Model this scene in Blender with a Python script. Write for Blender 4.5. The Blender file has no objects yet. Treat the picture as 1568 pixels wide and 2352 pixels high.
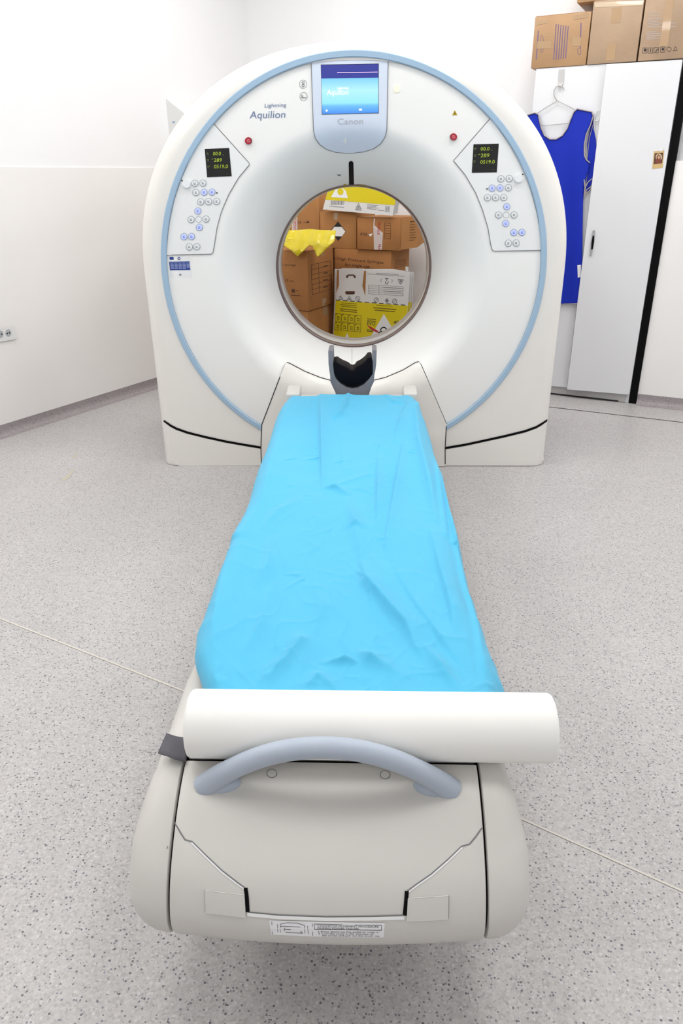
import bpy, bmesh, math, random
import numpy as np
from mathutils import Vector, Matrix, noise
from mathutils.bvhtree import BVHTree
random.seed(4)
SC = bpy.context.scene
COL = SC.collection

# ------------------------------------------------------------------ camera, light, exposure
F_PX, PITCH, ROLL, YAW = 1677.64, 0.43101, 0.01025, -0.034036
CAM = Vector((0.05628, -3.39771, 1.31028))
_cp, _sp, _cy, _sy = math.cos(PITCH), math.sin(PITCH), math.cos(YAW), math.sin(YAW)
FW = Vector((_sy*_cp, _cy*_cp, -_sp)); _rt = Vector((_cy, -_sy, 0)); _up = _rt.cross(FW)
RT = _rt*math.cos(ROLL) - _up*math.sin(ROLL); UP = _up*math.cos(ROLL) + _rt*math.sin(ROLL)
cd = bpy.data.cameras.new('camera'); cam = bpy.data.objects.new('camera', cd); COL.objects.link(cam)
cd.sensor_fit = 'VERTICAL'; cd.sensor_height = 36.0; cd.lens = F_PX/2352*36.0
cd.clip_start = 0.05; cd.clip_end = 60
M = Matrix((RT, UP, -FW)).transposed().to_4x4(); M.translation = CAM
cam.matrix_world = M
SC.camera = cam
vs = SC.view_settings
SC.display_settings.display_device = 'sRGB'
vs.view_transform = 'Standard'; vs.look = 'None'; vs.gamma = 1.0; vs.exposure = 0.07; vs.use_curve_mapping = False
w = bpy.data.worlds.new('world'); SC.world = w; w.use_nodes = True
w.node_tree.nodes['Background'].inputs[0].default_value = (0.9, 0.95, 1.0, 1)
w.node_tree.nodes['Background'].inputs[1].default_value = 0.05
CEIL = 3.1
FILL_LAMPS = [(-2.0, -5.0, 9), (-0.3, -5.0, 8), (1.4, -4.8, 9), (-2.7, -2.6, 20), (-0.7, -2.3, 8), (0.8, -2.3, 8), (2.4, -2.6, 19), (-2.2, -0.7, 17), (-0.6, -0.7, 9), (0.8, -0.7, 9), (2.2, -0.7, 17), (-0.4, 1.0, 13), (0.9, 0.7, 11)]  # unseen ceiling lamps; rows and powers set to fill the room with light
for lx, ly, lw in FILL_LAMPS:
    ld = bpy.data.lights.new('ceiling_fill_light', 'AREA'); ld.shape = 'SQUARE'; ld.size = 0.56
    ld.energy = lw*0.90; ld.color = (1.0, 0.995, 0.985)
    lo = bpy.data.objects.new('ceiling_fill_light', ld); COL.objects.link(lo)
    lo.location = (lx, ly, CEIL - 0.075); lo.rotation_euler = (0, 0, math.radians(-25))

# ------------------------------------------------------------------ pixel rays
def ray(u, v):
    return (FW + RT*((u-784)/F_PX) - UP*((v-1176)/F_PX)).normalized()
def at_z(u, v, z):
    d = ray(u, v); return CAM + d*((z-CAM.z)/d.z)
def at_y(u, v, y):
    d = ray(u, v); return CAM + d*((y-CAM.y)/d.y)
def at_plane(u, v, q, n):
    d = ray(u, v); return CAM + d*((Vector(q)-CAM).dot(n)/d.dot(n))

# ------------------------------------------------------------------ object helpers
def link_mesh(name, verts, faces, m=None, parent=None, smooth=False):
    me = bpy.data.meshes.new(name)
    me.from_pydata([tuple(v) for v in verts], [], faces); me.validate(); me.update()
    if smooth:
        me.polygons.foreach_set('use_smooth', [True]*len(me.polygons))
    o = bpy.data.objects.new(name, me); COL.objects.link(o)
    if m: me.materials.append(m)
    if parent is not None:
        o.parent = parent
        if parent.type == 'EMPTY': o.location = -parent.location
    return o
def link_bm(name, bm, m=None, parent=None, smooth=False):
    bmesh.ops.recalc_face_normals(bm, faces=bm.faces[:])
    me = bpy.data.meshes.new(name); bm.to_mesh(me); bm.free()
    if smooth: me.polygons.foreach_set('use_smooth', [True]*len(me.polygons))
    o = bpy.data.objects.new(name, me); COL.objects.link(o)
    if m: me.materials.append(m)
    if parent is not None:
        o.parent = parent
        if parent.type == 'EMPTY': o.location = -parent.location
    return o
def tag(o, label, cat, group=None):
    o['label'] = label; o['category'] = cat
    if group: o['group'] = group
    return o
def thing(name, label, cat, loc, group=None):
    o = bpy.data.objects.new(name, None); COL.objects.link(o); o.location = Vector(loc); o.empty_display_size = 0.05
    return tag(o, label, cat, group)
def struct(o):
    o['kind'] = 'structure'; return o
def split_smooth(o, ang=35):
    me = o.data
    me.polygons.foreach_set('use_smooth', [True]*len(me.polygons))
    try: me.set_sharp_from_angle(angle=math.radians(ang))
    except Exception: pass
    return o
def box_bm(bm, o, ex, ey, ez):
    o, ex, ey, ez = Vector(o), Vector(ex), Vector(ey), Vector(ez)
    vs_ = [bm.verts.new(o + ex*i + ey*j + ez*k) for k in (0, 1) for j in (0, 1) for i in (0, 1)]
    for f in ((0, 2, 3, 1), (4, 5, 7, 6), (0, 1, 5, 4), (2, 6, 7, 3), (0, 4, 6, 2), (1, 3, 7, 5)):
        bm.faces.new([vs_[i] for i in f])
    return bm
def box(name, o, ex, ey, ez, m, parent=None, bevel=0.0, seg=2):
    bm = box_bm(bmesh.new(), o, ex, ey, ez)
    if bevel: bmesh.ops.bevel(bm, geom=bm.edges[:], offset=bevel, segments=seg, affect='EDGES', profile=0.5)
    ob = link_bm(name, bm, m, parent)
    if bevel: split_smooth(ob, 40)
    return ob
def abox(name, x0, x1, y0, y1, z0, z1, m, parent=None, bevel=0.0, seg=2):
    return box(name, (x0, y0, z0), (x1-x0, 0, 0), (0, y1-y0, 0), (0, 0, z1-z0), m, parent, bevel, seg)
def bvh_of(*obs):
    vs_, fs = [], []
    for o in obs:
        b = len(vs_); vs_ += [v.co.copy() for v in o.data.vertices]
        fs += [tuple(i+b for i in p.vertices) for p in o.data.polygons]
    return BVHTree.FromPolygons(vs_, fs)
def hit(bvh, u, v):
    d = ray(u, v); loc, n, i, _ = bvh.ray_cast(CAM, d)
    if loc is None: return None, None
    if n.dot(d) > 0: n = -n
    return loc, n
def to_surface(pts, bvh, off):
    """pixel points -> points lying off metres above a surface"""
    out, nrm = [], []
    ok = [hit(bvh, *p) for p in pts]
    good = [(p, h) for p, h in zip(pts, ok) if h[0] is not None]
    for p, h in zip(pts, ok):
        if h[0] is None and not good:
            d = ray(*p); a = bvh.find_nearest(CAM + d*1.6); h = (a[0], a[1] if a[1].dot(d) < 0 else -a[1])
        elif h[0] is None:
            q, h = min(good, key=lambda g: (g[0][0]-p[0])**2 + (g[0][1]-p[1])**2)
            h = (at_plane(p[0], p[1], h[0], h[1]), h[1])      # carry on in the plane of the nearest hit
        out.append(h[0] + h[1]*off); nrm.append(h[1])
    return out, nrm
def poly_mesh_px(poly, step=None):
    bm = bmesh.new()
    f = bm.faces.new([bm.verts.new((p[0], p[1], 0)) for p in poly])
    if step:
        us = [p[0] for p in poly]; vv = [p[1] for p in poly]
        for a, lo, hi in ((0, min(us), max(us)), (1, min(vv), max(vv))):
            n = int((hi-lo)/step)
            for i in range(1, n+1):
                c = [0, 0, 0]; c[a] = lo + (hi-lo)*i/(n+1); no = [0, 0, 0]; no[a] = 1
                bmesh.ops.bisect_plane(bm, geom=bm.verts[:]+bm.edges[:]+bm.faces[:], plane_co=c, plane_no=no)
    bmesh.ops.triangulate(bm, faces=[f for f in bm.faces if len(f.verts) > 4])
    bm.verts.ensure_lookup_table(); bm.verts.index_update()
    return bm
def patch(name, poly, bvh, off, m, parent, step=None, rim=0.0, smooth=False):
    """a piece whose outline is given in pixels and that follows the surface it lies on"""
    bm = poly_mesh_px(poly, step)
    pts = [(v.co.x, v.co.y) for v in bm.verts]
    pos, nrm = to_surface(pts, bvh, off)
    if rim:
        bd = [e for e in bm.edges if e.is_boundary]
        ids = sorted({v.index for e in bd for v in e.verts})
        low = {i: bm.verts.new((0, 0, 0)) for i in ids}
        bm.verts.ensure_lookup_table()
        pairs = [(e.verts[0].index, e.verts[1].index) for e in bd]
        for a, b in pairs:
            bm.faces.new((bm.verts[a], bm.verts[b], low[b], low[a]))
        for i, lv in low.items(): lv.co = pos[i] - nrm[i]*rim
    for i, p in enumerate(pos): bm.verts[i].co = p
    o = link_bm(name, bm, m, parent)
    return split_smooth(o, 30) if smooth else o
def ribbon(name, pts, width, bvh, off, m, parent, step=6, closed=False, widths=None):
    """a strip of constant real width along a pixel polyline on a surface"""
    pl = list(pts) + ([pts[0]] if closed else [])
    rs = []
    for a, b in zip(pl[:-1], pl[1:]):
        n = max(1, int(math.hypot(b[0]-a[0], b[1]-a[1])/step))
        rs += [(a[0]+(b[0]-a[0])*i/n, a[1]+(b[1]-a[1])*i/n) for i in range(n)]
    rs.append(pl[-1])
    pos, nrm = to_surface(rs, bvh, off)
    return strip(name, pos, nrm, width, m, parent)
def strip(name, pos, nrm, width, m, parent, taper=False):
    vs_, fs = [], []
    for i, p in enumerate(pos):
        t = (pos[min(i+1, len(pos)-1)] - pos[max(i-1, 0)]); t = t.normalized() if t.length > 1e-9 else Vector((1, 0, 0))
        s = t.cross(nrm[i]).normalized()*width/2
        if taper and i in (0, len(pos)-1): s = s*0.3
        vs_ += [p - s, p + s]
        if i: fs.append((2*i-2, 2*i-1, 2*i+1, 2*i))
    return link_mesh(name, vs_, fs, m, parent)
def disc_poly(u, v, ru, rv=None, n=20):
    rv = rv or ru
    return [(u+ru*math.cos(2*math.pi*i/n), v+rv*math.sin(2*math.pi*i/n)) for i in range(n)]
_tc = {}
def text_geo(body):
    if body in _tc: return _tc[body]
    cu = bpy.data.curves.new('lettering', 'FONT'); cu.body = body; cu.resolution_u = 3
    o = bpy.data.objects.new('lettering', cu)
    me = o.to_mesh()
    vs_ = [(v.co.x, v.co.y) for v in me.vertices]; fs = [tuple(p.vertices) for p in me.polygons]
    o.to_mesh_clear(); bpy.data.objects.remove(o); bpy.data.curves.remove(cu)
    _tc[body] = (vs_, fs); return _tc[body]
def lettering(name, lines, bvh, off, m, parent, bold=0.0):
    """lines: (text, left-baseline pixel, right-baseline pixel, cap height px, slant)"""
    V, Fc = [], []
    for body, a, b, h, sl in lines:
        vs_, fs = text_geo(body)
        x0 = min(v[0] for v in vs_); x1 = max(v[0] for v in vs_)
        ex = ((b[0]-a[0])/(x1-x0), (b[1]-a[1])/(x1-x0)); L = math.hypot(b[0]-a[0], b[1]-a[1])
        upx = ((b[1]-a[1])/L, -(b[0]-a[0])/L)
        k = h/0.69
        base = len(V)
        for x, y in vs_:
            V.append((a[0]+(x-x0)*ex[0]+y*k*upx[0]+y*k*sl*(b[0]-a[0])/L, a[1]+(x-x0)*ex[1]+y*k*upx[1]+y*k*sl*(b[1]-a[1])/L))
        Fc += [tuple(i+base for i in f) for f in fs]
    pos, _ = to_surface(V, bvh, off)
    return link_mesh(name, pos, Fc, m, parent)
def quads_px(name, quads, bvh, off, m, parent):
    """several flat printed marks joined into one print"""
    V, Fc = [], []
    for q in quads:
        b = len(V); V += list(q); Fc.append(tuple(range(b, b+len(q))))
    pos, _ = to_surface(V, bvh, off)
    return link_mesh(name, pos, Fc, m, parent)
def line_quad(a, b, wpx):
    dx, dy = b[0]-a[0], b[1]-a[1]; L = math.hypot(dx, dy) or 1; nx, ny = -dy/L*wpx/2, dx/L*wpx/2
    return [(a[0]+nx, a[1]+ny), (b[0]+nx, b[1]+ny), (b[0]-nx, b[1]-ny), (a[0]-nx, a[1]-ny)]
def ring_quads(u, v, r, wpx, n=20, rv=None):
    rv = rv or r
    P = lambda k, a: (u+(r+k)*math.cos(a), v+(rv+k)*math.sin(a))
    return [[P(-wpx/2, 2*math.pi*i/n), P(wpx/2, 2*math.pi*i/n), P(wpx/2, 2*math.pi*(i+1)/n), P(-wpx/2, 2*math.pi*(i+1)/n)] for i in range(n)]
def tube(name, path, rad, m, parent=None, nseg=10, closed=False, cap=True):
    path = [Vector(p) for p in path]; n = len(path)
    rads = rad if isinstance(rad, (list, tuple)) else [rad]*n
    V, Fc = [], []
    prev = None
    for i, p in enumerate(path):
        a = path[(i-1) % n] if closed else path[max(i-1, 0)]; b = path[(i+1) % n] if closed else path[min(i+1, n-1)]
        t = (b-a).normalized()
        if prev is None:
            ref = Vector((0, 0, 1)) if abs(t.z) < 0.9 else Vector((1, 0, 0)); nx = t.cross(ref).normalized()
        else:
            nx = (prev - t*prev.dot(t)).normalized()
        prev = nx; ny = t.cross(nx)
        r = rads[i]; rx, ry = r if isinstance(r, tuple) else (r, r)
        V += [p + nx*rx*math.cos(2*math.pi*k/nseg) + ny*ry*math.sin(2*math.pi*k/nseg) for k in range(nseg)]
    for i in range(n if closed else n-1):
        j = (i+1) % n
        Fc += [(i*nseg+k, i*nseg+(k+1) % nseg, j*nseg+(k+1) % nseg, j*nseg+k) for k in range(nseg)]
    if cap and not closed:
        Fc += [tuple(range(nseg))[::-1], tuple(range((n-1)*nseg, n*nseg))]
    return split_smooth(link_mesh(name, V, Fc, m, parent), 60)
def lathe_y(name, prof, c, m, parent, n=160, a0=0.0, a1=2*math.pi):
    """revolve (radius, y) round an axis along y through c=(x, z)"""
    full = abs(a1-a0-2*math.pi) < 1e-6
    k = n if full else n+1
    V = [(c[0]+r*math.cos(a0+(a1-a0)*j/n), y, c[1]+r*math.sin(a0+(a1-a0)*j/n)) for r, y in prof for j in range(k)]
    Fc = [(i*k+j, i*k+(j+1) % k, (i+1)*k+(j+1) % k, (i+1)*k+j) for i in range(len(prof)-1) for j in range(k if full else n)]
    return split_smooth(link_mesh(name, V, Fc, m, parent), 40)

# ------------------------------------------------------------------ materials
def s2l(c):
    return tuple(((x/255)/12.92 if x/255 <= .04045 else ((x/255+.055)/1.055)**2.4) for x in c)
def mat(name, rgb, rough=0.5, metal=0.0, spec=0.5, emit=None, emit_s=1.0, var=0.0, vscale=6.0, bump=0.0, bscale=200.0, coat=0.0):
    m = bpy.data.materials.new(name); m.use_nodes = True; nt = m.node_tree; b = nt.nodes['Principled BSDF']
    c = s2l(rgb)
    b.inputs['Base Color'].default_value = (*c, 1); b.inputs['Roughness'].default_value = rough
    b.inputs['Metallic'].default_value = metal; b.inputs['Specular IOR Level'].default_value = spec
    b.inputs['Coat Weight'].default_value = coat
    if emit:
        b.inputs['Emission Color'].default_value = (*s2l(emit), 1); b.inputs['Emission Strength'].default_value = emit_s
    geo = nt.nodes.new('ShaderNodeNewGeometry')
    if var:
        nz = nt.nodes.new('ShaderNodeTexNoise'); nz.inputs['Scale'].default_value = vscale; nz.inputs['Detail'].default_value = 4
        nt.links.new(geo.outputs['Position'], nz.inputs['Vector'])
        mr = nt.nodes.new('ShaderNodeMapRange'); mr.inputs[1].default_value = .3; mr.inputs[2].default_value = .7
        mr.inputs[3].default_value = 1-var; mr.inputs[4].default_value = 1+var
        nt.links.new(nz.outputs[0], mr.inputs[0])
        mx = nt.nodes.new('ShaderNodeVectorMath'); mx.operation = 'SCALE'; mx.inputs[0].default_value = c
        nt.links.new(mr.outputs[0], mx.inputs['Scale']); nt.links.new(mx.outputs[0], b.inputs['Base Color'])
    if bump:
        n2 = nt.nodes.new('ShaderNodeTexNoise'); n2.inputs['Scale'].default_value = bscale; n2.inputs['Detail'].default_value = 3
        nt.links.new(geo.outputs['Position'], n2.inputs['Vector'])
        bp = nt.nodes.new('ShaderNodeBump'); bp.inputs['Strength'].default_value = bump; bp.inputs['Distance'].default_value = .002
        nt.links.new(n2.outputs[0], bp.inputs['Height']); nt.links.new(bp.outputs[0], b.inputs['Normal'])
    return m
def floor_mat(name, base, dark):
    m = bpy.data.materials.new(name); m.use_nodes = True; nt = m.node_tree; b = nt.nodes['Principled BSDF']
    N = nt.nodes.new; Lk = nt.links.new
    geo = N('ShaderNodeNewGeometry')
    def vor(scale, feature='F1'):
        v = N('ShaderNodeTexVoronoi'); v.inputs['Scale'].default_value = scale; v.inputs['Randomness'].default_value = 1.0
        Lk(geo.outputs['Position'], v.inputs['Vector']); return v
    def ramp(src, stops):
        r = N('ShaderNodeValToRGB'); r.color_ramp.interpolation = 'LINEAR'
        e = r.color_ramp.elements
        while len(e) < len(stops): e.new(0.5)
        for el, (p, c) in zip(e, stops): el.position = p; el.color = (*c, 1)
        Lk(src, r.inputs[0]); return r
    def mix(fac, a, c2, mode='MIX'):
        x = N('ShaderNodeMix'); x.data_type = 'RGBA'; x.blend_type = mode
        if isinstance(fac, float): x.inputs[0].default_value = fac
        else: Lk(fac, x.inputs[0])
        for sck, val in ((x.inputs[6], a), (x.inputs[7], c2)):
            if isinstance(val, tuple): sck.default_value = (*val, 1)
            else: Lk(val, sck)
        return x.outputs[2]
    # mottled flakes
    v1 = vor(230); sep = N('ShaderNodeSeparateColor'); Lk(v1.outputs['Color'], sep.inputs[0])
    fl = ramp(sep.outputs[0], [(0.0, tuple(x*.78 for x in base)), (0.35, tuple(x*.95 for x in base)), (0.75, base), (1.0, tuple(min(1, x*1.12) for x in base))])
    # dark chips: a random share of cells, only their cores
    def chips(scale, share, size, colr, prev):
        v = vor(scale); s = N('ShaderNodeSeparateColor'); Lk(v.outputs['Color'], s.inputs[0])
        a = N('ShaderNodeMath'); a.operation = 'LESS_THAN'; a.inputs[1].default_value = share; Lk(s.outputs[1], a.inputs[0])
        d = N('ShaderNodeMath'); d.operation = 'LESS_THAN'; d.inputs[1].default_value = size; Lk(v.outputs['Distance'], d.inputs[0])
        q = N('ShaderNodeMath'); q.operation = 'MULTIPLY'; Lk(a.outputs[0], q.inputs[0]); Lk(d.outputs[0], q.inputs[1])
        q2 = N('ShaderNodeMath'); q2.operation = 'MULTIPLY'; q2.inputs[1].default_value = .85; Lk(q.outputs[0], q2.inputs[0])
        return mix(q2.outputs[0], prev, colr)
    c = chips(135, .13, .30, dark, fl.outputs[0])
    c = chips(180, .14, .36, tuple(x*2.0 for x in dark), c)
    c = chips(110, .10, .33, tuple(min(1, x*1.2) for x in base), c)
    # broad scuffing
    nz = N('ShaderNodeTexNoise'); nz.inputs['Scale'].default_value = 1.6; nz.inputs['Detail'].default_value = 5; Lk(geo.outputs['Position'], nz.inputs['Vector'])
    mr = N('ShaderNodeMapRange'); mr.inputs[1].default_value = .3; mr.inputs[2].default_value = .7; mr.inputs[3].default_value = .95; mr.inputs[4].default_value = 1.04
    Lk(nz.outputs[0], mr.inputs[0])
    sc_ = N('ShaderNodeVectorMath'); sc_.operation = 'SCALE'; Lk(c, sc_.inputs[0]); Lk(mr.outputs[0], sc_.inputs['Scale'])
    Lk(sc_.outputs[0], b.inputs['Base Color'])
    b.inputs['Roughness'].default_value = .38; b.inputs['Specular IOR Level'].default_value = .35
    return m
def cardboard(name, rgb, rough=.75, gloss=0.3):
    m = mat(name, rgb, rough, spec=gloss, var=.08, vscale=7)
    nt = m.node_tree; b = nt.nodes['Principled BSDF']
    geo = nt.nodes.new('ShaderNodeNewGeometry'); wv = nt.nodes.new('ShaderNodeTexWave'); wv.bands_direction = 'Z'
    wv.inputs['Scale'].default_value = 60; wv.inputs['Distortion'].default_value = .4
    nt.links.new(geo.outputs['Position'], wv.inputs['Vector'])
    bp = nt.nodes.new('ShaderNodeBump'); bp.inputs['Strength'].default_value = .12; bp.inputs['Distance'].default_value = .001
    nt.links.new(wv.outputs[0], bp.inputs['Height']); nt.links.new(bp.outputs[0], b.inputs['Normal'])
    return m
def cloth_mat(name, rgb, rough=.7):
    m = mat(name, rgb, rough, spec=.25, bump=.25, bscale=900)
    b = m.node_tree.nodes['Principled BSDF']
    b.inputs['Sheen Weight'].default_value = .15
    return m
def screen_mat(name, z0, z1):
    """picture on a display: pale cyan with a bluer lower band"""
    m = bpy.data.materials.new(name); m.use_nodes = True; nt = m.node_tree; b = nt.nodes['Principled BSDF']
    geo = nt.nodes.new('ShaderNodeNewGeometry'); sx = nt.nodes.new('ShaderNodeSeparateXYZ'); nt.links.new(geo.outputs['Position'], sx.inputs[0])
    mr = nt.nodes.new('ShaderNodeMapRange'); mr.inputs[1].default_value = z0; mr.inputs[2].default_value = z1; nt.links.new(sx.outputs['Z'], mr.inputs[0])
    r = nt.nodes.new('ShaderNodeValToRGB'); e = r.color_ramp.elements
    while len(e) < 5: e.new(.5)
    for el, (p, c) in zip(e, [(0, (60, 140, 240)), (.22, (105, 190, 250)), (.3, (150, 232, 255)), (.65, (178, 240, 255)), (1, (120, 205, 255))]):
        el.position = p; el.color = (*s2l(c), 1)
    nt.links.new(mr.outputs[0], r.inputs[0]); nt.links.new(r.outputs[0], b.inputs['Emission Color'])
    b.inputs['Base Color'].default_value = (.02, .02, .03, 1); b.inputs['Emission Strength'].default_value = 1.0; b.inputs['Roughness'].default_value = .2
    return m

WHITE_WALL = mat('wall_paint', (246, 246, 248), .7, var=.012, vscale=2)
CLAD = mat('wall_cladding', (244, 242, 240), .45, var=.015, vscale=1.5)
CEILM = mat('ceiling_paint', (240, 240, 240), .8)
FLOOR = floor_mat('speckled_vinyl', s2l((187, 184, 183)), s2l((80, 78, 88)))
SKIRT = floor_mat('speckled_vinyl_skirting', s2l((160, 152, 154)), s2l((84, 80, 88)))
SEAM = mat('weld_seam', (206, 200, 190), .5)
DARKLINE = mat('dark_joint', (70, 64, 64), .6)
IVORY = mat('ivory_plastic', (233, 230, 225), .32, spec=.5, var=.008, vscale=3, coat=.15)
IVORY2 = mat('ivory_fascia', (240, 240, 238), .36, spec=.5, var=.008, vscale=3)
PANEL = mat('console_plastic', (235, 236, 236), .35)
BEZEL = mat('pale_blue_bezel', (212, 222, 238), .3)
BLUE = mat('pale_blue_accent', (160, 188, 212), .35)
SEAMG = mat('seam_grey', (120, 120, 122), .6)
BLACK = mat('black_gap', (10, 9, 11), .7, spec=.1)
STEEL = mat('dark_trim_ring', (132, 116, 112), .22, metal=.75)
LINER = mat('bore_liner', (206, 204, 200), .22, coat=.4)
COUCH = mat('couch_plastic', (209, 206, 201), .42, spec=.4, var=.01, vscale=4)
HANDLE = mat('blue_grey_handle', (174, 184, 198), .4)
GREYP = mat('grey_plastic', (126, 124, 130), .6, var=.06, vscale=25)
PAD = mat('black_vinyl_pad', (9, 6, 14), .5, spec=.12)
PAPER = mat('paper_roll', (246, 245, 241), .6)
SHEET = cloth_mat('cyan_sheet', (82, 184, 222), .65)
STRAPM = mat('grey_webbing', (98, 96, 102), .85, bump=.5, bscale=700)
RED = mat('red_button', (168, 22, 44), .35)
REDL = mat('red_mark', (240, 150, 160), .4)
YEL = mat('yellow_lamp', (250, 245, 190), .3, emit=(255, 248, 190), emit_s=.5)
WARN = mat('warning_yellow', (200, 168, 24), .5)
INK = mat('ink_black', (28, 26, 30), .6)
INKG = mat('ink_grey', (128, 128, 132), .6)
INKB = mat('ink_slate_blue', (104, 122, 160), .5)
INKV = mat('ink_violet', (112, 92, 128), .7)
INKBR = mat('ink_brown', (84, 56, 40), .8)
SILV = mat('silver_lettering', (186, 190, 200), .35, metal=.2)
WHITEP = mat('white_print', (240, 240, 240), .5)
BTN = mat('button_white', (234, 236, 238), .35)
BTNB = mat('button_blue_glow', (196, 204, 250), .35, emit=(120, 140, 255), emit_s=.35)
BTNG = mat('button_rim', (176, 182, 186), .4)
SCRB = mat('display_black', (6, 8, 6), .15)
LED = mat('led_green', (60, 80, 20), .4, emit=(176, 196, 40), emit_s=.8)
LEDD = mat('led_dim', (40, 50, 24), .4, emit=(110, 124, 60), emit_s=.35)
NAVY = mat('screen_navy', (10, 14, 40), .2, emit=(54, 62, 152), emit_s=1.0)
SCRW = mat('screen_white', (200, 200, 200), .2, emit=(250, 252, 255), emit_s=1.0)
LBLUE = mat('label_blue', (34, 60, 140), .4)
CARD = cardboard('cardboard_brown', (172, 118, 70))
CARD2 = cardboard('cardboard_tan', (178, 126, 76))
CARDP = cardboard('cardboard_pale', (168, 142, 116), .4, .5)
CARDQ = cardboard('cardboard_ochre', (172, 136, 98), .4, .5)
TAPE = mat('brown_tape', (176, 146, 112), .18, coat=.6)
CLEART = mat('glossy_tape', (206, 186, 160), .12, coat=.8)
FRAGT = mat('white_fragile_tape', (214, 200, 196), .22, coat=.5)
FRAGR = mat('red_print', (196, 44, 52), .4)
YCARD = mat('yellow_print', (226, 206, 4), .45)
WCARD = mat('white_carton', (228, 226, 224), .5)
YBAG = mat('yellow_bag_plastic', (226, 204, 22), .3, coat=.3)
CAB = mat('white_laminate', (226, 227, 230), .35)
CABB = mat('cabinet_plinth', (186, 184, 184), .5)
APRON = cloth_mat('royal_blue_vinyl', (6, 40, 176), .55)
BIND = mat('grey_binding', (170, 160, 160), .7)
WIRE = mat('hanger_wire', (170, 168, 166), .35, metal=.6)
WPL = mat('white_plastic', (232, 232, 232), .35)
CHROME = mat('chrome', (190, 190, 194), .15, metal=.9)

# ------------------------------------------------------------------ the room
ANG = math.radians(-25)
DR = Vector((math.cos(ANG), math.sin(ANG), 0)); NR = Vector((-math.sin(ANG), math.cos(ANG), 0)); C0 = Vector((1.28, 1.29, 0))
def RS(s, t, z=0.0): return C0 + DR*s + NR*t + Vector((0, 0, z))
def px_st(u, v, t):
    p = at_plane(u, v, RS(0, t), NR); return (p-C0).dot(DR), p.z
LDIR = Vector((.492, .870, 0)).normalized(); LNOR = Vector((.870, -.492, 0)).normalized(); LQ = Vector((-1.99, .45, 0))
cornerA = Vector((-.771, 2.606, 0))
WALL_T = (cornerA - C0).dot(NR)
S_STEP = .515; T_STEP = .03
ptB = RS(S_STEP, WALL_T); ptC = RS(S_STEP, T_STEP); ptD = RS(2.3, T_STEP); ptE = ptD - NR*7.5; ptF = LQ - LDIR*7.2
ROOM = [cornerA, ptB, ptC, ptD, ptE, ptF]
fl = link_mesh('floor', [p for p in ROOM] + [p - Vector((0, 0, .1)) for p in ROOM], [tuple(range(5, -1, -1)), tuple(range(6, 12))] + [(i, (i+1) % 6, 6+(i+1) % 6, 6+i) for i in range(6)], FLOOR); struct(fl)
ce = link_mesh('ceiling', [p + Vector((0, 0, CEIL)) for p in ROOM] + [p + Vector((0, 0, CEIL+.1)) for p in ROOM], [tuple(range(6)), tuple(range(11, 5, -1))], CEILM); struct(ce)
def wall(name, a, b, m=WHITE_WALL, z0=0.0, z1=CEIL, th=.12):
    d = (b-a).normalized(); n = Vector((-d.y, d.x, 0))          # room lies on the right of a->b
    return struct(box(name, a + Vector((0, 0, z0)), b-a, n*th, (0, 0, z1-z0), m))
wl = wall('wall_left', ptF, cornerA); wb = wall('wall_back', cornerA, ptB)
wn = wall('wall_niche', ptB, ptC); wr = wall('wall_right', ptC, ptD); we = wall('wall_east', ptD, ptE); wf = wall('wall_front', ptE, ptF)
def cladding(a, b, parent):
    d = (b-a).normalized(); n = Vector((-d.y, d.x, 0))
    return box('cladding_panel', a - n*.006 + Vector((0, 0, .05)), b-a, n*.006, (0, 0, 1.32), CLAD, parent, .0015, 1)
cladding(ptF, cornerA - LDIR*.01, wl); cladding(cornerA, ptB, wb); cladding(ptC - DR*.003, ptD, wr)
def skirting(name, a, b):
    d = (b-a).normalized(); n = Vector((d.y, -d.x, 0))          # into the room
    prof = [(.0, .062), (.009, .062), (.010, .035), (.014, .018), (.024, .007), (.042, .0015), (.055, .0005), (.0, .0005)]
    V = [p + n*x + Vector((0, 0, z)) for p in (a, b) for x, z in prof]; k = len(prof)
    o = link_mesh(name, V, [(i, i+1, k+i+1, k+i) for i in range(k-1)], SKIRT); split_smooth(o, 60)
    return struct(o)
skirting('baseboard_left', ptF, cornerA); skirting('baseboard_back', cornerA, ptB); skirting('baseboard_right', ptC, ptD)
struct(box('gap_shade_filler_1', RS(.472, .012, .001), DR*.041, NR*.01, (0, 0, 2.05), BLACK))  # black filler added so the shaded gap beside the cabinet reads dark
# joints in the floor
def floor_line(name, px, width, m):
    pos = [at_z(u, v, .0012) for u, v in px]
    o = strip(name, pos, [Vector((0, 0, 1))]*len(pos), width, m, fl); return o
floor_line('weld_seam', [(-120, 1373), (0, 1420), (180, 1491), (460, 1602), (600, 1657)], .006, SEAM)
floor_line('weld_seam', [(1130, 1850), (1320, 1935), (1568, 2047), (1700, 2107)], .005, SEAM)
floor_line('joint_strip', [(1180, 925), (1265, 935), (1568, 970), (1700, 985)], .010, DARKLINE)
floor_line('weld_seam', [(1452, 926), (1490, 908)], .008, SEAM)
STAIN = mat('floor_stain', (186, 180, 164), .45)
for pts_ in ([(172, 1038), (177, 1046), (172, 1052), (163, 1050), (170, 1046)], [(140, 1102), (146, 1106), (158, 1098), (170, 1080), (166, 1078), (154, 1092)]):
    bm = bmesh.new(); bm.faces.new([bm.verts.new(at_z(u, v, .0010)) for u, v in pts_]); link_bm('scuff_mark', bm, STAIN, fl)
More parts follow.
